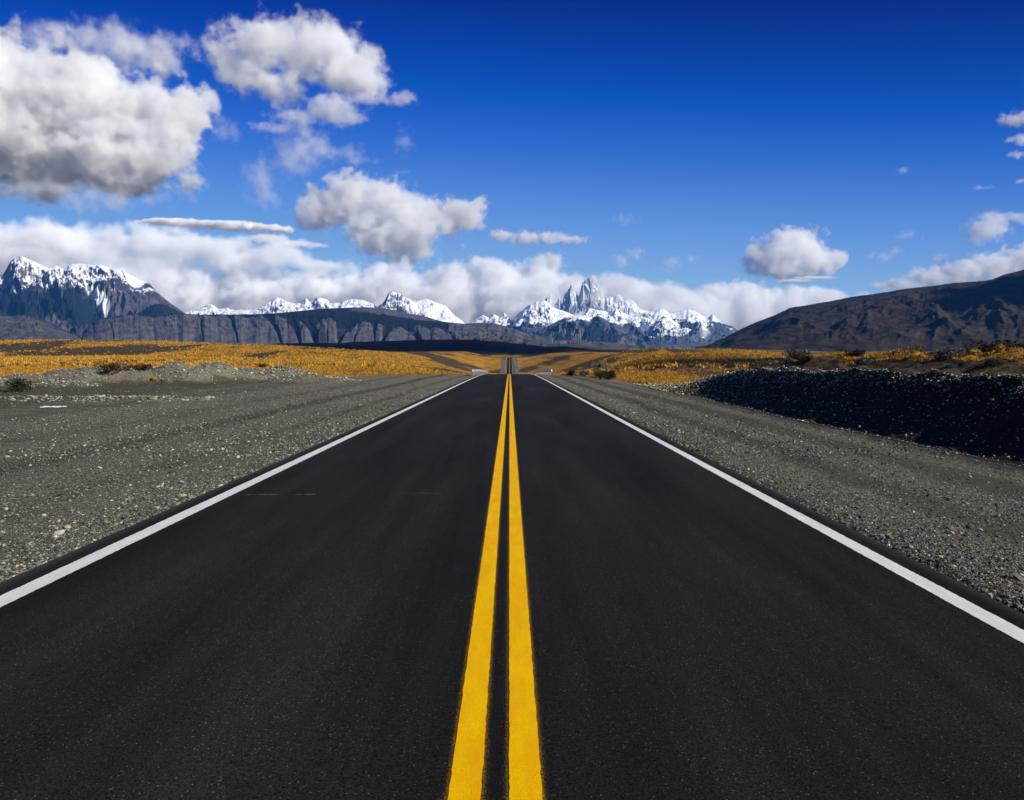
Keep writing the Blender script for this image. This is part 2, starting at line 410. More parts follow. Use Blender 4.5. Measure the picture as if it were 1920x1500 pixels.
def asphalt():
    m = Mat("asphalt")
    P = m.pos()
    sx = m.node("ShaderNodeSeparateXYZ", {0: P})
    x, y = sx.outputs[0], sx.outputs[1]
    agg = m.node("ShaderNodeTexVoronoi", {"Vector": P, "Scale": 130.0}, feature='F1')
    ac = m.node("ShaderNodeSeparateColor", {0: agg.outputs[1]})
    base = m.mix(m.smooth(m.noise(P, 95, 4, .8), .36, .66), (.0035,.0034,.0032), (.0215,.0207,.0195))
    fleck = m.smooth(ac.outputs[0], .965, .99)
    fleck = m.math('MULTIPLY', fleck, m.math('LESS_THAN', agg.outputs[0], .42))
    fine = m.smooth(ac.outputs[1], .6, 1.0)
    base = m.mix(m.math('MULTIPLY', fine, .30), base, (.030,.029,.028))
    base = m.mix(m.math('MULTIPLY', fleck, .42), base, (.24,.23,.21))
    # long rolled streaks and worn wheel paths
    Ps = m.vmath('MULTIPLY', P, (1.0, .05, 1.0))
    st = m.noise(Ps, 3.4, 8, .72)
    st2 = m.noise(m.vmath('MULTIPLY', P, (1.0, .2, 1.0)), .6, 4, .55)
    lum = m.math('ADD', m.math('MULTIPLY', st, 1.0), m.math('MULTIPLY', st2, 1.2))
    lum = m.node("ShaderNodeMapRange", {0: lum, 1: .8, 2: 1.4, 3: .62, 4: 1.75}).outputs[0]
    wheel = None
    for c in (-2.75, -1.15, 1.05, 2.55):
        d = m.math('SUBTRACT', x, c); d = m.math('MULTIPLY', d, d); d = m.math('MULTIPLY', d, -9.0)
        g = m.math('EXPONENT', d); wheel = g if wheel is None else m.math('ADD', wheel, g)
    lum = m.math('MULTIPLY', lum, m.math('MULTIPLY_ADD', wheel, .16, .95))
    lc = m.node("ShaderNodeCombineColor", {0: lum, 1: lum, 2: lum}).outputs[0]
    base = m.mix(1.0, base, lc, 'MULTIPLY')
    # small dark oval spots and a pale dust line across the lane
    vs_ = m.node("ShaderNodeTexVoronoi", {"Vector": m.vmath('MULTIPLY', P, (1.0, 1.9, 1.0)), "Scale": 1.15}, feature='F1')
    sel = m.node("ShaderNodeSeparateColor", {0: vs_.outputs[1]})
    spot = m.math('MULTIPLY', m.smooth(m.math('ADD', vs_.outputs[0], m.math('MULTIPLY', m.noise(P, 30, 3), .05)), .085, .055), m.math('GREATER_THAN', sel.outputs[0], .55))
    base = m.mix(m.math('MULTIPLY', spot, .7), base, (.006,.006,.006))
    yl = m.math('ABSOLUTE', m.math('SUBTRACT', m.math('ADD', y, m.math('MULTIPLY', m.noise(P, 1.5, 3), .12)), 9.68))
    dustl = m.math('MULTIPLY', m.smooth(yl, .05, .01), m.math('ADD', m.math('MULTIPLY', m.math('LESS_THAN', x, -2.45), m.math('GREATER_THAN', x, -3.42)), m.math('MULTIPLY', m.math('MULTIPLY', m.math('LESS_THAN', x, -.74), m.math('GREATER_THAN', x, -1.5)), .35)))
    dustl = m.math('MULTIPLY', dustl, m.smooth(m.noise(m.vmath('MULTIPLY', P, (1, .1, 1)), 2.3, 4, .7), .42, .6))
    base = m.mix(m.math('MULTIPLY', dustl, .55), base, (.22,.20,.17))
    # dust at the ragged edges
    xd = m.math('SUBTRACT', x, m.math('MULTIPLY', y, -.0031))
    ed = m.math('MAXIMUM', m.math('SUBTRACT', -3.68, xd), m.math('SUBTRACT', xd, 3.24))
    ef = m.smooth(m.math('ADD', ed, m.math('MULTIPLY', m.noise(P, 18, 4, .7), .08)), .06, .24)
    base = m.mix(m.math('MULTIPLY', ef, .6), base, (.065,.058,.050))
    # overspray of yellow specks beside the lines
    sp = None
    for c in (-.2325, -.108, -.002, .124):
        d = m.math('ABSOLUTE', m.math('SUBTRACT', xd, c)); g = m.smooth(d, .035, .0)
        sp = g if sp is None else m.math('MAXIMUM', sp, g)
    spk = m.math('MULTIPLY', m.math('GREATER_THAN', m.noise(P, 420, 2, .5), m.math('MULTIPLY_ADD', sp, -.16, .74)), m.math('GREATER_THAN', sp, .02))
    base = m.mix(spk, base, (.8,.40,.01))
    hgt = m.math('ADD', m.math('MULTIPLY', agg.outputs[0], -.6), m.noise(P, 90, 4, .7))
    b = m.bump(hgt, .0035, .55)
    return m.surf(base, .86, b, spec=.06)
def paint(name, c0, c1, rough=.75, worn=.22):
    m = Mat(name)
    P = m.pos()
    n = m.noise(P, 120, 4, .8); n2 = m.noise(m.vmath('MULTIPLY', P, (1, .25, 1)), 9, 5, .65)
    col = m.mix(m.smooth(n2, .3, .75), c0, c1)
    pit = m.smooth(n, .36, .44)
    col = m.mix(pit, m.mix(worn, col, (.02,.018,.012)), col)
    col = m.mix(1.0, col, m.mix(m.smooth(m.noise(P, 210, 2, .7), .35, .65), (.80,.78,.74), (1.04,1.04,1.04)), 'MULTIPLY')
    return m.surf(col, rough, m.bump(n, .003, .5), spec=.05)
M_asph = asphalt()
M_yel = paint("yellow_paint", (.92,.45,.0), (1.0,.60,.0), worn=.22)
M_wht = paint("white_paint", (.74,.73,.70), (.86,.85,.82), worn=.3)
_ys = np.concatenate([np.arange(-30, 60, .5), np.arange(60, 1100, 2.0)])
road_strip("road", ROAD_L, ROAD_R, 0, 0, 0, M_asph, ys=_ys, cross=9, skirts=.12, label="straight two lane black asphalt road")
road_strip("road_marking", -.2325, -.108, -3, 1095, .0026, M_yel, jag=.0035, seed=1, cross=2, label="left line of the double yellow centre line")
road_strip("road_marking", -.002, .124, -3, 1095, .0026, M_yel, jag=.0035, seed=11, cross=2, label="right line of the double yellow centre line")
road_strip("road_marking", -3.63, -3.455, -3, 1095, .0026, M_wht, jag=.006, seed=21, cross=2, label="white edge line along the left side of the road")
road_strip("road_marking", 3.03, 3.185, -3, 1095, .0026, M_wht, jag=.006, seed=31, cross=2, label="white edge line along the right side of the road")
# ------------------------------------------------------------------ mountains: height fields with real depth
def range_mesh(name, Yd, prof, base_py, front, back, mat, label, step=1.0, rows=150, expo=1.25, gully=None,
               rough=.10, seed=0, spur=0.0, spur_scale=60., hero=0.0, tilt=0.0, ridge_noise=.5, attrs_fn=None, zbase=None):
    """prof: ridge line (px, py) seen at distance Yd; the slope runs 'front' metres towards the viewer and 'back' behind"""
    prof = sorted(prof)
    pxs = np.arange(prof[0][0], prof[-1][0]+.01, step)
    pyr = np.interp(pxs, [p[0] for p in prof], [p[1] for p in prof])
    k = Yd/F
    pyr = pyr+ridge_noise*(1.1*fbm(pxs/7.0, seed*3.1+.5, 4, .6, seed)+.0)*np.minimum(1, (base_py-pyr)/18.0)
    hr = (base_py-pyr)*k                                   # height above base
    hb = EYE+(660.0-base_py)*k                             # base level
    xs = (pxs-960)*k
    # v: 0 foot .. 1 ridge .. up to 2 behind
    v = np.concatenate([np.linspace(0, 1, rows)**.85, 1+np.linspace(0, 1, max(8, rows//6))[1:]])
    V, XX = np.meshgrid(v, xs, indexing='ij')
    ang = tilt
    n = len(xs)
    wx = fbm(XX/(spur_scale*k), V*1.6+seed, 4, .55, seed+3)
    # the ridge seen from lower down wanders sideways: spurs
    t = np.clip(V, 0, 1)
    src = np.clip(XX+(1-t)*spur*k*wx*2.0, xs[0], xs[-1])
    H = np.interp(src.ravel(), xs, hr).reshape(src.shape)
    # low slopes forget the small teeth of the ridge
    ker = np.exp(-.5*(np.arange(-60, 61)*step/18.0)**2); ker /= ker.sum()
    hs = np.convolve(np.pad(hr, 60, mode='edge'), ker, 'valid')
    Hs = np.interp(src.ravel(), xs, hs).reshape(src.shape)
    mixk = sstep(t, .55, 1.0)
    H = np.where(t < 1, np.minimum(Hs, H*1.15+1)*(1-mixk)+H*mixk, H)
    body = t**expo
    env = (t*(1-t)*4)**.7
    g = ridged(XX/(spur_scale*k)*1.0+.5*wx, V*front/(spur_scale*k)*.55, 6, .55, seed+7)
    g2 = ridged(XX/(spur_scale*k)*3.1, V*front/(spur_scale*k)*1.6, 5, .6, seed+9)
    Z = H*body
    Z = Z+env*(np.maximum(H, .15*hs.max()))*(rough*(g-.55)*2.2+rough*.45*(g2-.5))
    Z = np.where(t >= 1, H*np.clip(1-(V-1)*1.4, 0, 1)**1.0, Z)
    fineg = (g2-.5)*rough*.12*hs.max()*np.clip(1-np.abs(V-1)*8, 0, 1)*.0
    Z = Z+fineg
    if gully is not None: Z = gully(XX/k+960, V, Z, hr, k)
    Z = np.maximum(Z, -.02*hs.max())
    edge = sstep(np.minimum(np.arange(n), np.arange(n)[::-1])*step, -1, 6)
    Z = Z*np.maximum(edge[None, :], 0)
    Yw = np.where(V <= 1, Yd-front*(1-V), Yd+back*(V-1))
    # keep the same bearing for the ridge, slopes run out parallel
    zz = (hb if zbase is None else zbase)+Z
    Xw = XX*Yw/Yd
    # foot carried well below the plain
    zz = np.concatenate([zz[:1]-160, zz, zz[-1:]-400]); Xw = np.concatenate([Xw[:1], Xw, Xw[-1:]]); Yw = np.concatenate([Yw[:1]-60, Yw, Yw[-1:]+60])
    pad_rows = lambda q: np.concatenate([q[:1], q, q[-1:]])
    verts = np.stack([Xw, Yw, zz], -1).reshape(-1, 3)
    at_ = attrs_fn(XX/k+960, V, Z, H, k) if attrs_fn else {}
    at_["hgt"] = Z/max(hr.max(), 1)
    o = mesh_obj(name, verts, grid_faces(n, len(v)+2), mat, True, attrs={a: pad_rows(np.asarray(b)+0*Z).ravel() for a, b in at_.items()})
    return tag(o, label, kind="structure")

def rock_mat(name, rock_a, rock_b, scale, snow=None, forest=None, snow_edge=.5, slope=(.35, .62), bumpd=30, streak=.35):
    m = Mat(name)
    P = m.pos()
    N_ = m.node("ShaderNodeNewGeometry").outputs["Normal"]
    nz = m.node("ShaderNodeSeparateXYZ", {0: N_}).outputs[2]
    h = m.attr("hgt")
    n1 = m.noise(P, 1.0/scale, 8, .62); n2 = m.noise(m.vmath('MULTIPLY', P, (1, 1, streak)), 4.2/scale, 6, .65)
    col = m.mix(m.smooth(m.math('ADD', m.math('MULTIPLY', n1, .6), m.math('MULTIPLY', n2, .4)), .38, .62), rock_a, rock_b)
    if forest:
        ff = m.math('ADD', m.attr("forest"), m.math('MULTIPLY', m.math('SUBTRACT', m.noise(P, 2.2/scale, 8, .7), .5), 1.1))
        col = m.mix(m.smooth(ff, .42, .58), col, forest)
    bh = m.math('ADD', m.math('MULTIPLY', n1, .6), m.math('MULTIPLY', n2, .5))
    nb = m.bump(bh, bumpd, 1.0)
    if snow:
        lo, hi = snow
        s = m.math('MULTIPLY_ADD', h, 1.0, m.math('MULTIPLY', m.math('SUBTRACT', n1, .5), .9))
        s1 = m.smooth(s, lo, hi)
        sb = m.node("ShaderNodeSeparateXYZ", {0: nb}).outputs[2]
        s2 = m.smooth(m.math('ADD', m.math('MULTIPLY_ADD', sb, .7, m.math('MULTIPLY', nz, .3)), m.math('MULTIPLY', m.math('SUBTRACT', n2, .5), 1.25)), slope[0], slope[1])
        sf = m.math('MULTIPLY', s1, s2)
        sf = m.math('MAXIMUM', sf, m.attr("ice"))
        sf = m.smooth(sf, .25, .75)
        col = m.mix(sf, col, (.86, .88, .90))
    return m.surf(col, .95, nb, spec=.1)

E0 = dict(step=1.0)
# --- far left massif
M_left = rock_mat("massif_rock", (.040,.038,.052), (.12,.10,.105), 520, snow=(.50, .68), slope=(.44, .76), forest=(.012,.020,.026), bumpd=60)  # blue share of the rock colour imitates distant haze
def a_left(px, V, Z, H, k):
    f = np.clip(1.1-np.abs(V-.42)/.30, 0, 1)*sstep(330-px, 60, 160)+.5*bump2(px, V, 290, .3, 70, .35)
    return dict(forest=f, ice=1.1*np.exp(-((px-(128+(.93-V)*190))/(5+18*np.clip(.93-V,0,1)))**2)*sstep(V,.5,.6)*sstep(.95-V,0,.05)-.1+.35*fbm(px/9, V*9, 3, .5, 3))
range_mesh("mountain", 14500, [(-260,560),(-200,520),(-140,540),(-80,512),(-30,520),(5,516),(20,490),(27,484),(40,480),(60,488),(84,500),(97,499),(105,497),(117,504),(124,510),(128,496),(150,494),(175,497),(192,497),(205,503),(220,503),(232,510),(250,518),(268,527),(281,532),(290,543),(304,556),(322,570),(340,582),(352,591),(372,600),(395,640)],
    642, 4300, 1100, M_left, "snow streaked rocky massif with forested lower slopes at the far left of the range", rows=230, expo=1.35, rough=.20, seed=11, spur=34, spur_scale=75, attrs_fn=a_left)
# rounded foothill in front of it
M_foot = rock_mat("foothill_rock", (.035,.032,.032), (.125,.105,.085), 200, forest=(.016,.022,.020), bumpd=22)
range_mesh("hill", 10200, [(-330,600),(-200,580),(-60,584),(0,587),(20,592),(45,590),(70,594),(92,604),(118,618),(140,632),(165,646)],
    648, 2200, 700, M_foot, "rounded grey brown foothill at the left below the forested slope", rows=110, expo=.9, rough=.10, seed=23, spur=22, spur_scale=60,
    attrs_fn=lambda px, V, Z, H, k: dict(forest=.55*sstep(V, .72, .95)))
range_mesh("hill", 11800, [(120,646),(150,620),(190,610),(240,598),(262,585),(290,570),(303,569),(320,576),(345,588),(372,604),(400,640)],
    648, 1700, 600, M_foot, "dark blue forested spur below the left massif", rows=80, expo=.9, rough=.10, seed=29, spur=10, spur_scale=40,
    attrs_fn=lambda px, V, Z, H, k: dict(forest=.95+0*V, ice=0*V-1))

# --- long mesa with gullied cliff, dark forest on top
M_mesa = rock_mat("mesa_rock", (.046,.048,.062), (.125,.118,.125), 130, forest=(.008,.013,.018), bumpd=6, streak=1.0)  # cliff stone tinted blue, haze painted into its base colour
cliff_top = lambda px: np.interp(px, [140,160,185,215,300,400,540,620,700,800,880,960,1010], [642,622,606,602,599,600,600,604,611,619,619,624,634])
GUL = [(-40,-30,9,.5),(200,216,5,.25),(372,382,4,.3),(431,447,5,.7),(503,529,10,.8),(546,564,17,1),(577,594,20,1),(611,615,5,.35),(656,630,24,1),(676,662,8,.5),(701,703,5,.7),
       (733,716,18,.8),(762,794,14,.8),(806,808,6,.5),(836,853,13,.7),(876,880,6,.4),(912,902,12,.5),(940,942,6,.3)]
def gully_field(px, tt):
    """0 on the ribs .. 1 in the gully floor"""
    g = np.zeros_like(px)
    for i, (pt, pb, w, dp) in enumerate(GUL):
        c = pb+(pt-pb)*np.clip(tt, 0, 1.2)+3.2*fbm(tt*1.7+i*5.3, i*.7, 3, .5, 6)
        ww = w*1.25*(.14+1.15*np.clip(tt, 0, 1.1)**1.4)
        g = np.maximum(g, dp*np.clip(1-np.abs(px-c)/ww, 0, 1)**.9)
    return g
def g_mesa(px, V, Z, hr, k):
    top = np.interp(px, [p[0] for p in PM], [p[1] for p in PM])
    ct = cliff_top(px)+3.4*fbm(px/17, .7, 4, .6, 83)
    Hc, Ht = (648-ct)*k, (648-top)*k
    vf = .45                                            # the cliff takes the first third of the run
    tt = V/vf
    gl = gully_field(px, tt)
    bow = .10*fbm(px/34, .3, 3, .5, 19)
    cl = np.clip(tt+bow-.22*gl*np.clip(1.5-tt, .0, 1), 0, 1)
    zc = Hc*(.14*sstep(cl, 0, .3)+.86*np.clip((cl-.05)/.95,0,1)**.9)
    zc = zc+Hc*.06*(ridged(px/16+1.6*tt, V*5.0, 6, .6, 15)-.5)*sstep(tt, .05, .5)*sstep(1.3-tt, 0, .35)
    up = np.clip((V-vf)/(1-vf), 0, 1)
    zt = zc+(Ht-Hc)*up**.8+ (Ht*.05)*fbm(px/30, V*5, 5, .5, 17)*(up*(1-up))**.5
    z = np.where(V < vf, zc, zt)
    return np.where(V > 1, Ht*np.clip(1-(V-1)*1.2, 0, 1), z)
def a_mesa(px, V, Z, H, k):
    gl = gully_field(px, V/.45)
    f = sstep(V+.03*fbm(px/9, .5, 4, .6, 85)+.09*fbm(px/38, .9, 3, .5, 86), .36, .50)*1.05+.8*sstep(gl, .10, .55)*sstep(V, .05, .16)  # forest colour in the gullies also paints their V-shaped shadows
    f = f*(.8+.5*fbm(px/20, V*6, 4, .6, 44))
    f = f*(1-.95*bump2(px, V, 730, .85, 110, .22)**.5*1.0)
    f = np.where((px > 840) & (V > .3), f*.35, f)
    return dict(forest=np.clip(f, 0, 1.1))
PM = [(150,646),(165,628),(190,605),(230,598),(300,593),(380,591),(470,590),(520,587),(560,583),(600,579),(622,578),(650,577),(685,576),(720,578),(750,584),(790,592),(830,603),(870,607),(905,605),(930,607),(950,612),(970,622),(1000,634),(1040,648)]
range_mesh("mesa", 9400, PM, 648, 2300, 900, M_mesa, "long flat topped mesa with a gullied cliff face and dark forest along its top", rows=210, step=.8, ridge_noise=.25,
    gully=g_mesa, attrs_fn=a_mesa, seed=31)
# low rocky hills right of the mesa, before the spires
range_mesh("hill", 8000, [(800,650),(840,634),(870,621),(905,619),(950,626),(990,630),(1030,640),(1050,637),(1090,639),(1130,640),(1160,644),(1200,650)],
    654, 1200, 500, M_foot, "low rocky grey hills between the mesa and the snowy spires", rows=90, expo=.6, rough=.16, seed=37, spur=14, spur_scale=28,
    attrs_fn=lambda px, V, Z, H, k: dict(forest=.38*ridged(px/14, V*3, 4, .5, 3)))

# --- white far ranges and pyramid peak
M_white = rock_mat("glacier_rock", (.07,.075,.09), (.15,.15,.16), 420, snow=(.02, .30), slope=(.42, .68), bumpd=80)
range_mesh("mountain", 15700, [(320,600),(345,586),(358,582),(375,578),(390,570),(398,571),(410,579),(424,577),(440,582),(470,580),(490,574),(505,566),(519,557),(528,560),(540,566),(556,569),(566,566),(574,558),(580,566),(588,562),(595,557),(603,559),(612,560),(620,569),(640,567),(655,560),(680,562),(700,570),(720,590)],
    612, 2000, 600, M_white, "low range of white glacier peaks behind the mesa", rows=120, expo=1.1, rough=.15, seed=41, spur=10, spur_scale=24, ridge_noise=1.6,
    attrs_fn=lambda px, V, Z, H, k: dict(ice=0*V))
M_pyr = rock_mat("pyramid_rock", (.035,.045,.075), (.11,.11,.13), 300, snow=(.30, .50), slope=(.42, .70), bumpd=60)  # rock blued as if seen through more air
range_mesh("mountain", 15600, [(655,596),(680,588),(700,580),(718,568),(724,558),(729,548),(736,546),(744,549),(752,547),(755,555),(766,560),(778,567),(785,576),(792,580),(800,588),(812,596),(830,606),(845,612)],
    616, 1800, 600, M_pyr, "small sharp snowy pyramid peak standing over the mesa", rows=120, expo=1.15, rough=.20, seed=47, spur=9, spur_scale=22, ridge_noise=1.0,
    attrs_fn=lambda px, V, Z, H, k: dict(ice=.8*bump2(px, V, 775, .7, 22, .5)))
range_mesh("mountain", 15900, [(740,600),(770,565),(800,560),(835,573),(853,592),(862,598),(876,610),(890,616)],
    620, 1500, 500, M_white, "white snow dome right of the pyramid peak", rows=60, expo=1.0, rough=.10, seed=49, spur=9, spur_scale=30,
    attrs_fn=lambda px, V, Z, H, k: dict(ice=.9+0*V))
range_mesh("mountain", 15950, [(870,612),(905,590),(918,596),(926,588),(936,594),(945,586),(955,596),(965,610)],
    622, 1400, 500, M_white, "faint icy towers half lost in cloud left of the spires", rows=60, expo=1.3, rough=.2, seed=50, spur=6, spur_scale=16,
    attrs_fn=lambda px, V, Z, H, k: dict(ice=0*V))

# --- granite spires and the snowy range before them
M_gran = rock_mat("granite", (.28,.30,.35), (.50,.50,.51), 260, snow=(.0, .25), slope=(.40, .66), bumpd=30)
range_mesh("mountain", 17950, [(985,598),(1000,588),(1015,575),(1022,562),(1026,556),(1031,553),(1036,558),(1040,570),(1044,567),(1048,558),(1052,567),(1054,571),(1057,556),(1062,546),(1068,540),(1070,534),(1072,533),(1075,541),(1080,549),(1084,556),(1087,552),(1089,540),(1092,530),(1098,524),(1105,519),(1112,516),(1116,520),(1121,530),(1126,541),(1129,551),(1134,562),(1138,558),(1145,556),(1150,559),(1155,553),(1162,552),(1167,555),(1169,565),(1174,562),(1184,561),(1190,567),(1196,573),(1200,580),(1212,583),(1240,590),(1260,610)],
    632, 1250, 600, M_gran, "cluster of tall pale granite spires capped by cloud", rows=200, step=.5, expo=1.7, rough=.085, seed=53, spur=3, spur_scale=12, ridge_noise=.5,
    attrs_fn=lambda px, V, Z, H, k: dict(ice=0*V))
M_mid = rock_mat("spire_range_rock", (.035,.05,.085), (.10,.105,.13), 520, snow=(.42, .56), slope=(.42, .62), bumpd=70)  # strong blue in the rock stands in for thicker haze
range_mesh("mountain", 15700, [(935,632),(952,611),(962,598),(975,585),(990,573),(1005,566),(1020,563),(1026,566),(1036,575),(1048,580),(1060,584),(1075,590),(1090,585),(1105,578),(1125,582),(1140,585),(1155,578),(1175,590),(1195,588),(1212,585),(1228,584),(1238,578),(1246,580),(1254,587),(1268,586),(1282,581),(1292,580),(1302,583),(1318,592),(1330,594),(1336,589),(1342,594),(1352,605),(1365,610),(1374,612),(1392,628),(1420,650)],
    650, 2900, 700, M_mid, "snow covered jagged range at the foot of the granite spires", rows=230, step=.7, expo=1.05, rough=.16, seed=59, spur=26, spur_scale=58, ridge_noise=.7,
    attrs_fn=lambda px, V, Z, H, k: dict(ice=.85*bump2(px, V, 1215, .62, 40, .3)+.8*bump2(px, V, 1170, .72, 30, .25)+.6*bump2(px, V, 1320, .5, 20, .3)))
M_blue = rock_mat("forest_rock", (.035,.042,.06), (.13,.12,.125), 330, snow=(.80, .98), slope=(.3, .55), forest=(.012,.022,.030), bumpd=50)  # haze blue mixed into the rock colour
range_mesh("mountain", 13600, [(945,656),(975,640),(1000,628),(1020,616),(1045,602),(1060,596),(1078,592),(1096,591),(1112,595),(1124,590),(1136,599),(1152,610),(1168,614),(1185,622),(1198,634),(1215,648)],
    656, 2000, 600, M_blue, "dark blue forested mountain in front of the spires", rows=170, step=.7, expo=.85, rough=.17, seed=61, spur=24, spur_scale=46, ridge_noise=.8,
    attrs_fn=lambda px, V, Z, H, k: dict(forest=.15+.95*sstep(ridged(px/28, V*1.4, 4, .5, 8)+.35*(1-V), .55, .85), ice=0*V))
range_mesh("mountain", 14400, [(1150,656),(1180,640),(1205,624),(1222,608),(1238,598),(1250,596),(1262,600),(1276,610),(1290,614),(1310,622),(1335,634),(1355,644),(1380,656)],
    656, 1700, 600, M_pyr, "blue grey mountain with one snowy dome right of the spires", rows=150, step=.7, expo=.9, rough=.2, seed=67, spur=18, spur_scale=34, ridge_noise=.8,
    attrs_fn=lambda px, V, Z, H, k: dict(ice=.9*bump2(px, V, 1255, .82, 20, .3), forest=.6*(1-V)))

# --- big bare hill on the right
M_rhill = rock_mat("bare_hill_rock", (.007,.006,.0056), (.048,.035,.024), 120, forest=(.008,.008,.008), bumpd=9)
range_mesh("hill", 5200, [(1300,657),(1320,650),(1350,638),(1385,619),(1420,603),(1450,592),(1482,577),(1520,571),(1560,564),(1600,556),(1640,551),(1700,541),(1750,536),(1790,530),(1830,528),(1860,524),(1885,514),(1910,508),(1940,500),(2000,492),(2100,470),(2250,450),(2400,440)],
    657, 2300, 1800, M_rhill, "large bare dark brown hill rising to the right edge", rows=260, step=1.6, expo=.85, rough=.075, seed=73, spur=60, spur_scale=130, ridge_noise=.8,
    attrs_fn=lambda px, V, Z, H, k: dict(forest=.48*ridged(px/60, V*2.5, 5, .5, 4)+.35*fbm(px/90, V*3, 4, .5, 2)))
# ------------------------------------------------------------------ loose stones (real little meshes)
_ph = (1+5**.5)/2
ICO_V = np.array([(-1,_ph,0),(1,_ph,0),(-1,-_ph,0),(1,-_ph,0),(0,-1,_ph),(0,1,_ph),(0,-1,-_ph),(0,1,-_ph),(_ph,0,-1),(_ph,0,1),(-_ph,0,-1),(-_ph,0,1)], float)/1.9
ICO_F = np.array([(0,11,5),(0,5,1),(0,1,7),(0,7,10),(0,10,11),(1,5,9),(5,11,4),(11,10,2),(10,7,6),(7,1,8),(3,9,4),(3,4,2),(3,2,6),(3,6,8),(3,8,9),(4,9,5),(2,4,11),(6,2,10),(8,6,7),(9,8,1)])
OCT_V = np.array([(1,0,0),(-1,0,0),(0,1,0),(0,-1,0),(0,0,1),(0,0,-1)], float)
OCT_F = np.array([(0,2,4),(2,1,4),(1,3,4),(3,0,4),(2,0,5),(1,2,5),(3,1,5),(0,3,5)])
def stone_mat(name, bright=1.0):
    m = Mat(name)
    sh = m.attr("shade", "Color")
    n = m.noise(m.pos(), 60, 4, .7)
    c = m.mix(1.0, sh, m.mix(m.smooth(n, .3, .7), (.75*bright,)*3, (1.15*bright,)*3), 'MULTIPLY')
    return m.surf(c, .85, None, spec=.25)
def stones(name, x, y, size, label, mat, bright=None, sink=.25, ico=True, flat=.62, lift=0.0, warm=False):
    n = len(x)
    BV, BF = (ICO_V, ICO_F) if ico else (OCT_V, OCT_F)
    nb = len(BV)
    a = rng.uniform(0, 2*math.pi, n); ca, sa = np.cos(a), np.sin(a)
    sc = np.stack([size*rng.uniform(.7, 1.35, n), size*rng.uniform(.7, 1.2, n), size*flat*rng.uniform(.7, 1.25, n)], 1)
    V = BV[None]*(1+rng.uniform(-.22, .22, (n, nb, 1)))
    V = V*sc[:, None, :]*.5
    tl = rng.normal(0, .22, (n, 2))
    V[..., 2] += V[..., 0]*tl[:, :1]+V[..., 1]*tl[:, 1:]
    X_ = V[..., 0]*ca[:, None]-V[..., 1]*sa[:, None]; Y_ = V[..., 0]*sa[:, None]+V[..., 1]*ca[:, None]
    z = terrain_z(x, y)+size*flat*(.5-sink)+lift
    W = np.stack([X_+x[:, None], Y_+y[:, None], V[..., 2]+z[:, None]], -1).reshape(-1, 3)
    Fc = (BF[None]+(np.arange(n)*nb)[:, None, None]).reshape(-1, 3)
    g = rng.random(n)
    L = np.interp(g, [0, .3, .6, .82, .95, 1], [.03, .07, .12, .20, .34, .56]) if bright is None else np.interp(g, [0, .5, 1], bright)
    hue = rng.random(n)[:, None]
    tintc = np.where(hue < .5, np.array([[.92, 1.0, .88]]), np.where(hue < .85, np.array([[1.06, 1.0, .78]]), np.array([[1.15, .98, .72]])))
    tintc = tintc*np.array([[1.02, 1.0, .95]])
    if warm: tintc = tintc*np.array([[1.08, 1.0, .80]])
    col = np.repeat(L[:, None]*tintc, nb, 0)
    return tag(mesh_obj(name, W, Fc, mat, False, attrs=dict(shade=col)), label, kind="stuff")
M_stone = stone_mat("river_stone")
def pick(n, ya, yb, xa, xb, pw=1.7):
    pw = pw+1e-4
    u = rng.random(n); y = (ya**(1-pw)+u*(yb**(1-pw)-ya**(1-pw)))**(1/(1-pw)); x = rng.uniform(xa, xb, n)
    return x, y
def keep(x, y, m): return x[m], y[m]
# close to the asphalt: coarse gravel on both shoulders
def shoulder(n, ya, yb, sizes, name, label, side, width, ico):
    x, y = pick(n, ya, yb, 0, 1, 1.35)
    x = x**1.5*width
    patch = .5+.5*fbm(x/1.3, y/2.5, 3, .5, 5)
    xq = x+3.9
    trk = np.zeros(n)
    for c_, w_ in ((5.4, .45), (7.6, .8), (10.8, 1.3)): trk = np.maximum(trk, np.exp(-((xq-c_-.25*vnoise(y*.07, c_, 15))/w_)**2))
    kk = (rng.random(n) < .25+1.1*patch-.25*x/width) & (rng.random(n) > .6*trk)
    x, y = x[kk], y[kk]
    x = road_x(y)+(ROAD_L-.06-x if side < 0 else ROAD_R+.06+x)
    s = sizes[0]*np.exp(rng.normal(0, sizes[1], len(x)))
    m = np.abs(x/(y+.01)) < .78
    stones(name, x[m], y[m], np.clip(s[m], .006, .12), label, M_stone, ico=ico)
shoulder(130000, 3.0, 16, (.016, .38), "gravel", "coarse grey and beige gravel beside the left edge of the asphalt", -1, 7.0, False)
shoulder(110000, 3.0, 16, (.016, .38), "gravel", "coarse grey and beige gravel beside the right edge of the asphalt", 1, 5.0, False)
shoulder(36000, 14, 60, (.036, .35), "gravel", "gravel farther along the left shoulder", -1, 12.0, False)
shoulder(26000, 14, 90, (.036, .35), "gravel", "gravel farther along the right shoulder", 1, 5.5, False)
shoulder(5000, 3.2, 22, (.040, .28), "gravel", "scattered larger pebbles on the left shoulder", -1, 6.0, True)
shoulder(3500, 3.2, 22, (.036, .28), "gravel", "scattered larger pebbles on the right shoulder", 1, 4.6, True)
# open gravel pad on the left
x, y = pick(46000, 8, 62, 0, 1, 1.1); x = -(7+x*(.75*y+4))
k_ = rng.random(len(x)) < .22+1.1*fbm(x/5, y/3, 3, .5, 66); x, y = x[k_], y[k_]
stones("gravel", x, y, np.clip(.0011*y*np.exp(rng.normal(0, .35, len(x))), .012, .12), "pale stones strewn over the open gravel pad on the left", M_stone, ico=False)
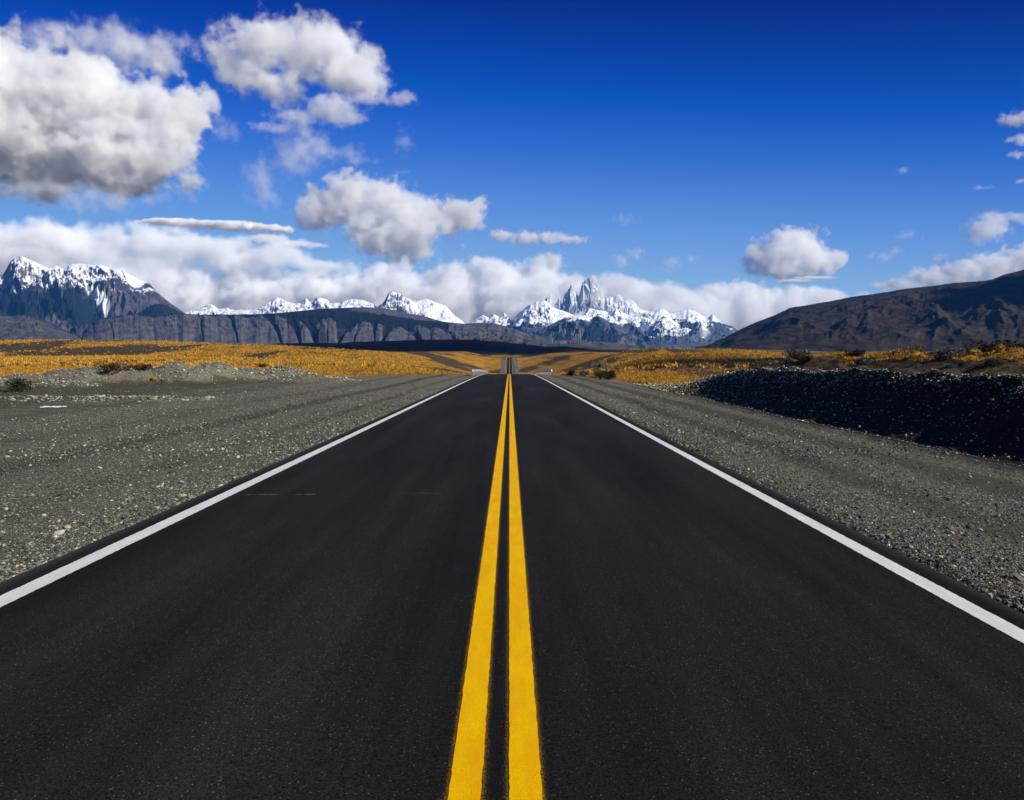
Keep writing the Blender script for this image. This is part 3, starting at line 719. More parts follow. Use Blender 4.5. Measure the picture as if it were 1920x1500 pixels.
# heaps and windrow
x = rng.uniform(-56, -10, 60000); y = rng.uniform(44, 73, 60000)
hz_ = terrain_z(x, y)-np.interp(y, _sy, _left)
x, y = keep(x, y, (hz_ > .13) & (rng.random(len(x)) < np.clip(.25+.9*(.5+fbm(x/2.2, y/2.2, 3, .5, 88)), .05, 1)))
stones("rubble", x, y, .085*np.exp(rng.normal(0, .42, len(x))), "stony rubble covering the gravel heaps on the left", M_stone, bright=[.09, .22, .52], ico=True)
x = rng.uniform(-34, -14, 1700); y = 34+.9*(x+22)*.35+1.2*vnoise(x*.15, 2, 51)+rng.normal(0, .42, len(x))
stones("rubble", x, y, .10*np.exp(rng.normal(0, .35, len(x))), "line of stones pushed up along the edge of the gravel pad", M_stone, bright=[.06, .16, .40])
# pale stones on the dark bank at the right
n_ = 90000
y = rng.uniform(6, 66, n_); t_ = rng.beta(1.5, 1.0, n_)*1.28-.25
x = road_x(y)+emb_foot(y)+t_*EMB_W
k_ = (emb_h(y) > .05) & (x/y < .78) & (rng.random(n_) < (.09+.42*sstep(t_, .62, 1.02)+.25*np.exp(-((t_+.15)/.1)**2)))
x, y = x[k_], y[k_]
stones("rubble", x, y, np.clip(.026*np.exp(rng.normal(0, .42, len(x)))*(.7+y/50), .012, .13), "pale stones stuck in the dark bank on the right", M_stone, bright=[.03, .14, .95], sink=-.05, warm=True)

# ------------------------------------------------------------------ coiron grass: tussocks with real blades
def tussocks(name, x, y, size, blades, label, mat, c0, c1):
    n = len(x); z = terrain_z(x, y)
    a = rng.uniform(0, 2*math.pi, (n, blades)); lean = rng.uniform(.15, 1.0, (n, blades))
    h = size[:, None]*rng.uniform(.6, 1.1, (n, blades)); w = size[:, None]*.10*rng.uniform(.7, 1.4, (n, blades))*(14/blades)**.7
    r0 = size[:, None]*.22*np.sqrt(rng.random((n, blades)))
    bx = x[:, None]+r0*np.cos(a); by = y[:, None]+r0*np.sin(a); bz = np.repeat(z[:, None], blades, 1)-.04*size[:, None]
    tx = bx+h*lean*.75*np.cos(a); ty = by+h*lean*.75*np.sin(a); tz = bz+h*(1.05-.45*lean)
    p = rng.uniform(0, math.pi, (n, blades))
    px_, py_ = np.cos(p)*w, np.sin(p)*w
    V = np.stack([np.stack([bx-px_, by-py_, bz], -1), np.stack([bx+px_, by+py_, bz], -1), np.stack([tx, ty, tz], -1)], 2).reshape(-1, 3)
    Fc = np.arange(len(V)).reshape(-1, 3)
    mixv = np.clip(rng.random((n, 1))*.7+rng.random((n, blades))*.4, 0, 1)[..., None]
    col = np.array(c0)*(1-mixv)+np.array(c1)*mixv
    col = np.repeat(col.reshape(-1, 3), 3, 0)
    return tag(mesh_obj(name, V, Fc, mat, False, attrs=dict(shade=col)), label, kind="stuff")
def blade_mat():
    m = Mat("dry_grass")
    return m.surf(m.attr("shade", "Color"), .8, None, spec=.15)
M_grass = blade_mat()
_gi = None
def ground_attr(x, y):
    """gold and pad values at a point, the same formulas as the ground sheet"""
    d = x-road_x(y)
    gd = fbm(x/70, y/180, 5, .55, 91)*1.1+fbm(x/9, y/22, 4, .55, 93)*.45*(1-sstep(y, 300, 900))
    gd = gd+.35*bump2(x, y, 22, 75, 16, 22)+.5*bump2(x, y, 6, 118, 10, 50)+.8*bump2(x, y, 158, 170, 75, 62)
    el_ = -np.interp(y, [0, 45, 66, 75, 95, 110, 140], [60, 60, 34, 16, 9.5, 6.5, 6.2])
    er_ = np.interp(y, [0, 30, 45, 60, 80, 100, 140, 300], [12, 12, 11.2, 9.6, 8.6, 6.8, 6.2, 7.5])
    off = np.where(d < 0, el_-d, d-er_)
    off = np.where(y > 140, np.abs(d)-9, off)
    off = np.where((d > 0) & (y < 66), np.maximum(d-emb_foot(y)-EMB_W-.9+.9*vnoise(x*.3, y*.2, 8), off*(y > 52)), off)
    return 1-sstep(gd, -.12, .26), off
def scatter(n, ya, yb, pw, xr=.76):
    x, y = pick(n, ya, yb, -1, 1, pw); x = x*y*xr
    return x, y
GA, GB = (.10, .055, .012), (.62, .33, .042)
x, y = scatter(90000, 14, 150, 1.0)
g, off = ground_attr(x, y)
k_ = (off > .6) & (rng.random(len(x)) < .12+.88*g*(.45+.8*(.5+fbm(x/5, y/9, 3, .5, 44))))
k_ &= ~((x < 0) & (y < 75) & (terrain_z(x, y)-np.interp(y, _sy, _left) > .15))
x, y = x[k_], y[k_]
tussocks("grass", x, y, rng.uniform(.12, .30, len(x))*np.clip(.28+y/100, .42, 1.5), 14, "golden tussock grass of the nearer steppe", M_grass, GA, GB)
x, y = scatter(90000, 130, 700, 1.15)
g, off = ground_attr(x, y)
k_ = (off > 3) & (rng.random(len(x)) < .05+.95*g); x, y = x[k_], y[k_]
tussocks("grass", x, y, rng.uniform(.35, .8, len(x))*(1+y/700), 5, "golden tussock grass farther out over the steppe", M_grass, GA, GB)

# ------------------------------------------------------------------ shrubs
def shrub_meshes(seed, n_leaf, lumps, w, h, c0, c1, name):
    r = np.random.default_rng(seed)
    cen = np.stack([r.uniform(-.5, .5, lumps)*w, r.uniform(-.5, .5, lumps)*w, r.uniform(.25, .75, lumps)*h], 1)
    rad = r.uniform(.18, .34, lumps)*w
    i = r.integers(0, lumps, n_leaf)
    d = r.normal(size=(n_leaf, 3)); d /= np.linalg.norm(d, axis=1)[:, None]
    p = cen[i]+d*(rad[i]*r.uniform(.55, 1.05, n_leaf))[:, None]*np.array([1, 1, .75]); p[:, 2] = np.clip(p[:, 2], .02, None)
    s = .035+.05*r.random(n_leaf); s = s*w
    t = r.normal(size=(n_leaf, 3, 3))*.5; t[:, 0] += d*.8
    V = (p[:, None]+t*s[:, None, None]).reshape(-1, 3)
    mixv = r.random((n_leaf, 1)); col = np.repeat(np.array(c0)*(1-mixv)+np.array(c1)*mixv, 3, 0)
    o = mesh_obj(name, V, np.arange(len(V)).reshape(-1, 3), M_grass, False, attrs=dict(shade=col))
    vs_, fs_ = [], []
    for c, rr_ in zip(cen, rad):
        b = np.array([r.uniform(-.05, .05)*w, r.uniform(-.05, .05)*w, -.05]); e = c+np.array([0, 0, rr_*.3])
        ax = e-b; u = np.cross(ax, [0, 1, .1]); u /= np.linalg.norm(u); v = np.cross(ax, u); v /= np.linalg.norm(v)
        o0 = len(vs_)
        for q, rq in ((b, .03*w), (e, .008*w)):
            for k in range(5): vs_.append(q+rq*(u*math.cos(k*1.2566)+v*math.sin(k*1.2566)))
        for k in range(5): fs_.append((o0+k, o0+(k+1) % 5, o0+5+(k+1) % 5, o0+5+k))
    st = mesh_obj("stem", np.array(vs_), np.array(fs_), M_stem, True, parent=o)
    return o, st
M_stem = Mat("woody_stem").surf((.05, .035, .022), .9)
DK, GY, GD = ((.010,.010,.006), (.040,.038,.018)), ((.035,.040,.032), (.12,.13,.10)), ((.22,.12,.02), (.75,.42,.06))
BR = ((.035,.018,.010), (.12,.060,.028))
_used = set()
def place(src, x, y, s, label, group=None, cat="shrub", first=False, sz=1.0):
    o, st = src
    if o.name not in _used: _used.add(o.name)
    else:
        o2 = o.copy(); link(o2); s2 = st.copy(); link(s2); s2.parent = o2; o = o2
    z = float(terrain_z(x, y))
    o.location = (x, y, z-.03); o.scale = (s, s, s*sz); o.rotation_euler = (0, 0, rng.uniform(0, 6.28))
    tag(o, label, cat, group)
    return o
def gx(px, Y): return (px-960)/F*Y
dark_s = shrub_meshes(1, 1400, 11, 1.0, .62, *DK, "shrub")
grey_s = shrub_meshes(2, 1400, 12, 1.0, .55, *GY, "shrub")
gold_s = shrub_meshes(3, 700, 1, .8, .55, *GD, "grass_tuft")
brown_s = shrub_meshes(4, 1300, 9, 1.0, .55, *BR, "shrub")
place(dark_s, gx(30, 45), 45, 1.25, "dark round bush among the stones at the far left of the gravel heaps", first=True)
place(brown_s, gx(200, 60.5), 60.5, 1.75, "rusty brown bush sitting on the gravel heap", first=True, sz=.7)
place(gold_s, gx(281, 60), 60, .75, "bright yellow tuft on top of the gravel heap", cat="grass tuft", first=True)
place(brown_s, gx(258, 61), 61, 1.5, "brown bush beside the bright yellow tuft on the gravel heap", sz=.7)
place(dark_s, gx(1072, 93), 93, 1.2, "dark green bush at the near end of the right guardrail")
place(grey_s, gx(1098, 88), 88, 1.2, "pale green bush next to the dark bush by the right guardrail")
place(dark_s, gx(1125, 78), 78, 1.1, "dark bush at the edge of the right gravel shoulder, beyond the bank")
place(dark_s, gx(1140, 72), 72, 1.3, "dark bush touching the gravel edge just before the bank begins")
place(dark_s, gx(1556, 46), 46, 1.45, "large dark bush sticking up highest on top of the bank")
place(grey_s, gx(1500, 40), 40, 1.1, "silver green bush left of the tallest bush on the bank")
place(grey_s, gx(1755, 27), 27, .8, "flat silvery bush on the right part of the bank top", sz=.7)
place(dark_s, gx(1862, 25), 25, 1.1, "wide dark bush near the right end of the bank top", sz=.8)
place(gold_s, gx(1830, 24), 24, .75, "glowing yellow tuft right of the silvery bush on the bank top", cat="grass tuft")
place(gold_s, gx(1893, 22.5), 22.5, .55, "small yellow tuft at the far right of the bank top", cat="grass tuft")
ORD = ["first","second","third","fourth","fifth","sixth","seventh","eighth","ninth","tenth","eleventh","twelfth","thirteenth","fourteenth","fifteenth","sixteenth","seventeenth","eighteenth","nineteenth","twentieth"]
def row(n, gen, kind_src, what, where, group):
    """a set of look-alike shrubs, told apart by their order in the photo from left to right"""
    pts = []
    while len(pts) < n:
        x, y = gen()
        if x is not None and -.72 < x/y < .72: pts.append((x, y))
    pts.sort(key=lambda p: p[0]/p[1])
    for i, (x, y) in enumerate(pts):
        place(kind_src, x, y, rng.uniform(.45, 1.0)*(.85 if y < 66 else 1.3), "%s %s from the left %s" % (ORD[i], what, where), group, sz=rng.uniform(.5, .85))
def g_bank():
    y = float(rng.uniform(19, 62)); return float(road_x(y)+emb_foot(y)+EMB_W+.5+rng.uniform(0, 1.5+.10*y)), y
def g_right():
    y = float(rng.uniform(66, 190)); x = float(rng.uniform(.055, .42)*y+rng.uniform(0, 4))
    return (x, y) if x-road_x(y) > 10 else (None, y)
def g_left():
    y = float(rng.uniform(76, 230)); x = -float(rng.uniform(.09, .6)*y)
    return (x, y) if abs(x-road_x(y)) > 14 else (None, y)
row(20, g_bank, dark_s, "low dark shrub", "along the top of the gravel bank", "dark shrubs on the bank")
row(20, g_bank, grey_s, "low grey green shrub", "along the top of the gravel bank", "grey green shrubs on the bank")
row(20, g_right, dark_s, "dark shrub", "in the golden grass right of the road", "dark shrubs right of the road")
row(10, g_right, brown_s, "brown shrub", "in the golden grass right of the road", "brown shrubs right of the road")
row(12, g_right, grey_s, "grey shrub", "in the golden grass right of the road", "grey shrubs right of the road")
row(20, g_left, dark_s, "dark shrub", "in the golden grass left of the road", "dark shrubs left of the road")

# ------------------------------------------------------------------ boulders
def boulder(x, y, s, label, seed, group=None, hgt=.7):
    import bmesh
    bm = bmesh.new(); bmesh.ops.create_icosphere(bm, subdivisions=4, radius=1)
    P_ = np.array([v.co[:] for v in bm.verts])
    f1 = 1+.32*fbm(P_[:, 0]*1.3+seed, P_[:, 1]*1.3+P_[:, 2]*1.7, 5, .55, seed)
    q = np.round(f1*7)/7*.5+f1*.5
    for v, k in zip(bm.verts, q): v.co = v.co*k
    me = D.meshes.new("boulder"); bm.to_mesh(me); bm.free(); me.materials.append(M_rock)
    o = link(D.objects.new("boulder", me)); o.scale = (s, s*.8, s*hgt); o.location = (x, y, float(terrain_z(x, y))+s*hgt*.15)
    return tag(o, label, "rock", group)
_m = Mat("boulder_rock"); _n = _m.noise(_m.pos(), 3, 8, .7)
M_rock = _m.surf(_m.mix(_m.smooth(_n, .35, .65), (.025,.021,.018), (.10,.085,.07)), .9, _m.bump(_n, .12, 1.0), spec=.2)
boulder(gx(1132, 175), 175, 1.7, "large craggy grey rock rising from the golden grass right of the road", 3, hgt=.85)
boulder(gx(1122, 170), 170, 1.2, "lower rock leaning against the left side of the large craggy rock", 5, hgt=.7)
boulder(gx(1147, 178), 178, 1.4, "lower rock on the right side of the large craggy rock", 8, hgt=.6)
boulder(gx(1330, 56), 56, .35, "white stone on the crest where the bank begins", 9)

# ------------------------------------------------------------------ guardrails
def metal(name, c, rough, mt=.85):
    m = Mat(name); n = m.noise(m.pos(), 6, 5, .65)
    cc = m.mix(n, tuple(v*.8 for v in c), tuple(min(1, v*1.15) for v in c))
    return m.surf(cc, rough, m.bump(n, .004, .4), spec=.5, Metallic=mt)
M_galv = metal("galvanised_steel", (.62,.64,.66), .42, .55)
M_gpost = metal("steel_post", (.30,.31,.32), .6, .5)
def boxv(cx, cy, cz, sx, sy, sz):
    V = np.array([(cx+i*sx/2, cy+j*sy/2, cz+k*sz/2) for i in (-1, 1) for j in (-1, 1) for k in (-1, 1)])
    return V, np.array([(0,1,3,2),(4,6,7,5),(0,4,5,1),(2,3,7,6),(0,2,6,4),(1,5,7,3)])
def guardrail(side, d, y0, y1, label, step=4.0):
    root = link(D.objects.new("guardrail", None)); root.empty_display_size = .2
    zc = float(road_z(y0))-.12
    root.location = (float(road_x(y0))+d, y0, zc); tag(root, label, "guardrail")
    # W profile (offset towards the road, height)
    pr = np.array([(0,.44),(.0,.47),(.075,.51),(.075,.56),(.0,.60),(.0,.62),(.075,.66),(.075,.71),(.0,.75),(.0,.78),(-.012,.78),(-.012,.44)])
    ys = np.arange(y0, y1+.01, 2.0)
    V = []
    for y in ys:
        for ox, oz in pr:
            V.append((float(road_x(y)-road_x(y0))-side*ox, y-y0, oz+float(road_z(y))-.12-zc))
    n = len(pr); fs = []
    for i in range(len(ys)-1):
        for k in range(n):
            fs.append((i*n+k, i*n+(k+1) % n, (i+1)*n+(k+1) % n, (i+1)*n+k))
    mesh_obj("rail", np.array(V), np.array(fs), M_galv, False, parent=root)
    pv = None
    for y in np.arange(y0+.6, y1, step):
        v, f = boxv(float(road_x(y)-road_x(y0))+side*.10, y-y0, .20+float(road_z(y))-.12-zc, .12, .16, 1.1)
        if pv is None:
            pv = mesh_obj("post", v-np.array(v.mean(0)), f, M_gpost, False, parent=root); pv.location = v.mean(0)
        else:
            p2 = pv.copy(); link(p2); p2.parent = root; p2.location = v.mean(0)
    # rounded end wing
    a = np.linspace(0, math.pi, 9)
    ew = [(side*.13-side*.13*math.cos(t)-side*.0, -.28*math.sin(t)-.002, z) for t in a for z in (.42, .80)]
    ef = [(2*i, 2*i+1, 2*i+3, 2*i+2) for i in range(8)]
    wing = mesh_obj("end_wing", np.array(ew), np.array(ef), M_galv, True, parent=root)
    sm_ = wing.modifiers.new("thick", 'SOLIDIFY'); sm_.thickness = .012
    return root
guardrail(-1, -4.32, 93.0, 151, "near left galvanised guardrail, bright in the sun, where the road dips")
guardrail(1, 5.02, 96.0, 160, "near right galvanised guardrail, shaded bluish side to the road, where the road dips")
guardrail(-1, -6.3, 838, 930, "distant left guardrail on the far rise of the road", 8.0)
guardrail(1, 6.6, 838, 920, "distant right guardrail on the far rise of the road", 8.0)

# ------------------------------------------------------------------ wire fence on the right
M_wood = Mat("weathered_wood").surf((.07,.055,.042), .9)
M_wire = Mat("fence_wire").surf((.18,.17,.16), .6, spec=.4)
fr = link(D.objects.new("wire_fence", None)); FX0, FY0, FX1, FY1 = 43.0, 66.0, 96.0, 205.0
fr.location = (FX0, FY0, float(terrain_z(FX0, FY0))); tag(fr, "long wire fence with thin wooden posts crossing the steppe beyond the bank", "fence")
pts_ = []
N_P = 22
def post_mesh(h, w, nm):
    r = w/2; v, f = [], []
    for z, q in ((-.3, 1.0), (h*.5, .95), (h-.03, .85), (h, .6)):
        for k in range(7): v.append((r*q*math.cos(k*.8976), r*q*math.sin(k*.8976), z))
    for i in range(3):
        for k in range(7): f.append((i*7+k, i*7+(k+1) % 7, (i+1)*7+(k+1) % 7, (i+1)*7+k))
    return mesh_obj(nm, np.array(v), np.array(f), M_wood, True, parent=fr)
big_p, thin_p = post_mesh(1.45, .19, "post"), post_mesh(1.15, .06, "picket")
for i in range(N_P*4-3):
    t = i/(N_P*4-4); x = FX0+(FX1-FX0)*t; y = FY0+(FY1-FY0)*t; z = float(terrain_z(x, y))
    pts_.append((x, y, z))
    src = big_p if i % 4 == 0 else thin_p
    if i in (0, 1): o = src
    else: o = src.copy(); link(o); o.parent = fr
    o.location = (x-FX0, y-FY0, z-fr.location.z); o.rotation_euler = (rng.normal(0, .03), rng.normal(0, .03), 0)
for hh_ in (.35, .7, 1.05):
    v, f = [], []
    for i, (x, y, z) in enumerate(pts_):
        for k in range(3): v.append((x-FX0+.012*math.cos(k*2.094), y-FY0, z-fr.location.z+hh_+.012*math.sin(k*2.094)))
        if i: f += [((i-1)*3+k, (i-1)*3+(k+1) % 3, i*3+(k+1) % 3, i*3+k) for k in range(3)]
    mesh_obj("wire", np.array(v), np.array(f), M_wire, True, parent=fr)

# ------------------------------------------------------------------ white scrap on the gravel pad
u, v = np.meshgrid(np.linspace(-1, 1, 22), np.linspace(-1, 1, 14))
rad_ = 1-.28*(u*u*v*v)-.12*vnoise(u*2+3, v*2, 3)
sx_, sy_ = u*.48*rad_+.07*vnoise(v*3, 1.5, 6), v*.40*rad_+.07*vnoise(u*3, 4.5, 7)
cx_, cy_ = gx(100, 30.5), 30.5
sz_ = terrain_z(cx_+sx_, cy_+sy_)-float(terrain_z(cx_, cy_))+.02+.05*np.abs(vnoise(u*2.3, v*2.3, 12))
sc_ = mesh_obj("plastic_sheet", np.stack([sx_, sy_, sz_], -1).reshape(-1, 3), grid_faces(22, 14), Mat("white_plastic").surf((.85,.85,.84), .5), True)
sc_.location = (cx_, cy_, float(terrain_z(cx_, cy_)))
sc_.modifiers.new("thick", 'SOLIDIFY').thickness = .004
tag(sc_, "crumpled white scrap of plastic lying on the gravel pad at the left", "litter")
# ------------------------------------------------------------------ air: thin blue haze over the whole scene
hz = Mat("haze")
v_ = hz.node("ShaderNodeVolumePrincipled", {"Color": (.08, .38, 1.0, 1), "Density": HAZE, "Anisotropy": 0.1})
hz.l.new(v_.outputs[0], hz.out.inputs[1])
bm_ = D.meshes.new("haze")
hx0, hx1, hy0, hy1, hz0, hz1 = -12500, 12500, -3000, 16600, -700, 1950
bm_.from_pydata([(x, y, z) for x in (hx0, hx1) for y in (hy0, hy1) for z in (hz0, hz1)], [], [(0,1,3,2),(4,6,7,5),(0,4,5,1),(2,3,7,6),(0,2,6,4),(1,5,7,3)])
bm_.materials.append(hz.m)
tag(link(D.objects.new("haze", bm_)), "thin blue haze over the plain and mountains", kind="stuff")
# ------------------------------------------------------------------ clouds: real volumes with a density grid, lit by the sun
def cloud_material(name, density, aniso=0.0, alb=1.0):
    m = Mat(name)
    v = m.node("ShaderNodeVolumePrincipled", {"Color": (alb*.997, alb*.998, alb, 1), "Density": density, "Density Attribute": "density", "Anisotropy": aniso})
    m.l.new(v.outputs[0], m.out.inputs[1])
    return m.m

def cloud(name, Y, blobs, density, label, noise_px=60, amp=1.0, billow=0.5, soft=0.25, voxel=2.6, seed=0.0,
          squash=1.0, depth=0.8, group=None, kind=None, warp=0.35, aniso=0.0, alb=1.0):
    """blobs: (px, py, rx, ry[, weight]) in photo pixels, placed at distance Y; their true size follows from Y."""
    k = Y / F
    xs0 = min(b[0]-b[2]*1.25 for b in blobs); xs1 = max(b[0]+b[2]*1.25 for b in blobs)
    ys0 = min(b[1]-b[3]*1.35 for b in blobs); ys1 = max(b[1]+b[3]*1.35 for b in blobs)
    cx, cy = (xs0+xs1)/2, (ys0+ys1)/2
    c = at(cx, cy, Y)
    dmax = max(min(b[2], b[3]*1.6) for b in blobs)*depth*1.3
    hx, hz, hy = (xs1-xs0)/2*k, (ys1-ys0)/2*k, dmax*k
    me = D.volumes.new(name)
    o = link(D.objects.new(name, me))
    o.location = c
    tag(o, label, "cloud" if kind != "stuff" else None, group, kind)
    ng = D.node_groups.new(name + "_field", 'GeometryNodeTree')
    ng.interface.new_socket("Geometry", in_out='INPUT', socket_type='NodeSocketGeometry')
    ng.interface.new_socket("Geometry", in_out='OUTPUT', socket_type='NodeSocketGeometry')
    n, l = ng.nodes, ng.links
    gout = n.new("NodeGroupOutput")
    def N(ty, ins=None, **props):
        nd = n.new(ty)
        for a, b in props.items(): setattr(nd, a, b)
        for a, b in (ins or {}).items():
            if isinstance(b, bpy.types.NodeSocket): l.new(b, nd.inputs[a])
            else: nd.inputs[a].default_value = b
        return nd
    def M(op, a, b=0.0, c=0.0, clamp=False):
        return N("ShaderNodeMath", {0: a, 1: b, 2: c}, operation=op, use_clamp=clamp).outputs[0]
    def V(op, a, b=(0, 0, 0)):
        return N("ShaderNodeVectorMath", {0: a, 1: b}, operation=op)
    P = N("GeometryNodeInputPosition").outputs[0]
    P = V('SCALE', P); P.inputs["Scale"].default_value = 1.0/k; P = P.outputs[0]      # in photo-pixel units at this distance
    Ps = V('ADD', P, (seed*311.7, seed*97.3, seed*53.1)).outputs[0]
    # domain warp so the outline is torn, not round
    w = N("ShaderNodeTexNoise", {"Vector": Ps, "Scale": 1.0/noise_px, "Detail": 2.0, "Roughness": 0.5}).outputs[1]
    w = V('SUBTRACT', w, (0.5, 0.5, 0.5)).outputs[0]
    w = V('SCALE', w); 
    w.inputs["Scale"].default_value = noise_px*warp*2.0
    Pw = V('ADD', P, w.outputs[0]).outputs[0]
    field = None
    for b in blobs:
        bx, by, rx, ry = b[:4]; wt = b[4] if len(b) > 4 else 1.0
        rd = min(rx, ry*1.6)*depth
        d = V('SUBTRACT', Pw, (bx-cx, (b[5] if len(b) > 5 else 0.0), cy-by)).outputs[0]
        d = V('MULTIPLY', d, (1/rx, 1/rd, 1/ry)).outputs[0]
        L = N("ShaderNodeVectorMath", {0: d}, operation='LENGTH').outputs[1]
        f = M('MULTIPLY_ADD', L, -wt, wt)              # wt*(1-L)
        field = f if field is None else N("ShaderNodeMath", {0: field, 1: f, 2: 0.18}, operation='SMOOTH_MAX').outputs[0]
    nz = N("ShaderNodeTexNoise", {"Vector": Ps, "Scale": 1.0/(noise_px*0.9), "Detail": 5.0, "Roughness": 0.72}).outputs[0]
    nz = M('SUBTRACT', nz, 0.5)
    vo = N("ShaderNodeTexVoronoi", {"Vector": V('ADD', Ps, w.outputs[0]).outputs[0], "Scale": 1.0/(noise_px*0.55), "Detail": 3.0, "Roughness": 0.55, "Lacunarity": 2.2}, feature='F1', normalize=True).outputs[0]
    bl = M('SUBTRACT', 0.42, vo)
    f = M("MULTIPLY_ADD", nz, amp*2.4, field)
    f = M("MULTIPLY_ADD", bl, billow*1.5, f)
    dens = N("ShaderNodeMapRange", {0: f, 1: 0.0, 2: soft*1.2, 3: 0.0, 4: 1.0}, interpolation_type='SMOOTHSTEP').outputs[0]
    # fade to nothing at the box faces
    vc = N("GeometryNodeVolumeCube", {"Density": dens, "Background": 0.0,
            "Min": (-hx, -hy, -hz), "Max": (hx, hy, hz),
            "Resolution X": int(2*hx/k/voxel)+2, "Resolution Y": int(2*hy/k/voxel)+2, "Resolution Z": int(2*hz/k/voxel)+2})
    sm = N("GeometryNodeSetMaterial", {"Geometry": vc.outputs[0], "Material": cloud_material(name, density/k, aniso, alb)})
    l.new(sm.outputs[0], gout.inputs[0])
    md = o.modifiers.new("field", 'NODES'); md.node_group = ng
    return o
# ------------------------------------------------------------------ clouds overhead, outside the frame to the right, whose shadows lie on the hills
def overhead_cloud(gx_, gy_, gz_, rx, ry, label, seed, alt=2350.0):
    t = (alt-gz_)/sdir.z
    cx, cy = gx_+sdir.x*t, gy_+sdir.y*t
    vo = D.volumes.new("overhead_cloud")
    o = link(D.objects.new("overhead_cloud", vo)); o.location = (cx, cy, alt)
    tag(o, label, "cloud")
    ng = D.node_groups.new("overhead_field", 'GeometryNodeTree')
    ng.interface.new_socket("Geometry", in_out='INPUT', socket_type='NodeSocketGeometry')
    ng.interface.new_socket("Geometry", in_out='OUTPUT', socket_type='NodeSocketGeometry')
    n, l = ng.nodes, ng.links
    gout = n.new("NodeGroupOutput"); P = n.new("GeometryNodeInputPosition").outputs[0]
    h = 110.0
    d = n.new("ShaderNodeVectorMath"); d.operation = 'MULTIPLY'; l.new(P, d.inputs[0]); d.inputs[1].default_value = (1/rx, 1/ry, 1/h)
    L = n.new("ShaderNodeVectorMath"); L.operation = 'LENGTH'; l.new(d.outputs[0], L.inputs[0])
    nz = n.new("ShaderNodeTexNoise"); l.new(P, nz.inputs["Vector"]); nz.inputs["Scale"].default_value = 2.5/min(rx, ry); nz.inputs["Detail"].default_value = 4
    nz.noise_dimensions = '4D'; nz.inputs["W"].default_value = seed
    a = n.new("ShaderNodeMath"); a.operation = 'MULTIPLY_ADD'; l.new(nz.outputs[0], a.inputs[0]); a.inputs[1].default_value = 1.1; a.inputs[2].default_value = .30
    s = n.new("ShaderNodeMath"); s.operation = 'SUBTRACT'; l.new(a.outputs[0], s.inputs[0]); l.new(L.outputs[1], s.inputs[1])
    mr = n.new("ShaderNodeMapRange"); l.new(s.outputs[0], mr.inputs[0]); mr.inputs[1].default_value = 0; mr.inputs[2].default_value = .25
    vc = n.new("GeometryNodeVolumeCube"); l.new(mr.outputs[0], vc.inputs["Density"])
    vc.inputs["Min"].default_value = (-rx*1.3, -ry*1.3, -h*1.3); vc.inputs["Max"].default_value = (rx*1.3, ry*1.3, h*1.3)
    for ax, r in (("X", rx), ("Y", ry), ("Z", h)): vc.inputs["Resolution "+ax].default_value = max(14, int(r/14))
    sm = n.new("GeometryNodeSetMaterial"); l.new(vc.outputs[0], sm.inputs["Geometry"]); sm.inputs["Material"].default_value = cloud_material("overhead_cloud", .035)
    l.new(sm.outputs[0], gout.inputs[0])
    o.modifiers.new("field", 'NODES').node_group = ng
overhead_cloud(-330, 1640, 10, 760, 620, "cloud overhead whose shadow blackens the low hill behind the road crest", 1.0)
overhead_cloud(-1500, 2150, 25, 560, 420, "cloud overhead whose shadow darkens the low hill at the far left", 2.0)
overhead_cloud(3000, 4300, 260, 900, 1000, "cloud overhead whose shadow darkens the right end of the bare hill", 3.0)
overhead_cloud(170, 190, 6, 110, 75, "small cloud overhead whose shadow lies on the dark rise at the right", 4.0)
C_LOW = "cloud bank lying along the mountains"
cloud("cumulus_cloud", 27000, [(20,225,190,110),(-60,190,180,110),(170,215,140,85),(290,235,95,72),(345,215,55,45),(270,300,90,58,.9),(110,320,150,50),(-20,300,140,48),(240,338,70,36)], 0.085,
  "largest cloud, billowing pale grey with a dark base, at the upper left of the sky", noise_px=95, seed=1, amp=1.4, billow=.42, soft=.34, depth=.7, voxel=2.2, aniso=.1, alb=.968)
cloud("cloud_wisp", 28500, [(250,90,110,34,.8),(295,108,50,34),(180,62,90,26,.7),(120,75,90,30,.6)], 0.030,
  "thin veil with one bright knob trailing above the largest cloud", noise_px=45, seed=7, amp=1.3, billow=.3, soft=.7, voxel=2.4)
cloud("cloud_wisp", 25500, [(130,362,95,22,.8),(200,378,80,22,.8),(300,372,70,16,.6),(60,355,70,16,.6)], 0.022,
  "grey shreds hanging under the largest cloud", noise_px=40, seed=8, amp=1.5, billow=.3, soft=.8, voxel=2.6)
cloud("cumulus_cloud", 29500, [(510,88,86,50),(590,92,90,50),(655,130,68,42),(690,150,44,30,.9),(412,92,36,42,.8),(465,130,56,44,.8),(515,162,56,30,.8),(635,82,28,24,.7)], 0.045,
  "arched white cloud high in the sky right of the largest cloud", noise_px=48, seed=2, amp=1.35, billow=.4, soft=.5, voxel=1.8, aniso=0., warp=.6)
cloud("cumulus_cloud", 28500, [(620,202,52,26),(655,222,34,16,.8),(560,220,50,18,.7),(520,238,55,10,.7),(700,186,55,14,.9),(752,184,36,14,.9)], 0.034,
  "small white cloud with a tail, just under the arched cloud", noise_px=28, seed=4, amp=1.0, billow=.35, soft=.45, voxel=1.8)
cloud("cloud_wisp", 22500, [(575,280,60,34,.8),(625,288,66,18,.9),(670,298,46,12,.9),(545,308,46,26,.8),(488,338,36,46,.8),(500,370,26,24,.6),(560,255,30,30,.8)], 0.020,
  "faint torn wisps slanting between the arched cloud and the ragged cloud", noise_px=30, seed=5, amp=1.4, billow=.25, soft=.8, voxel=2.2)
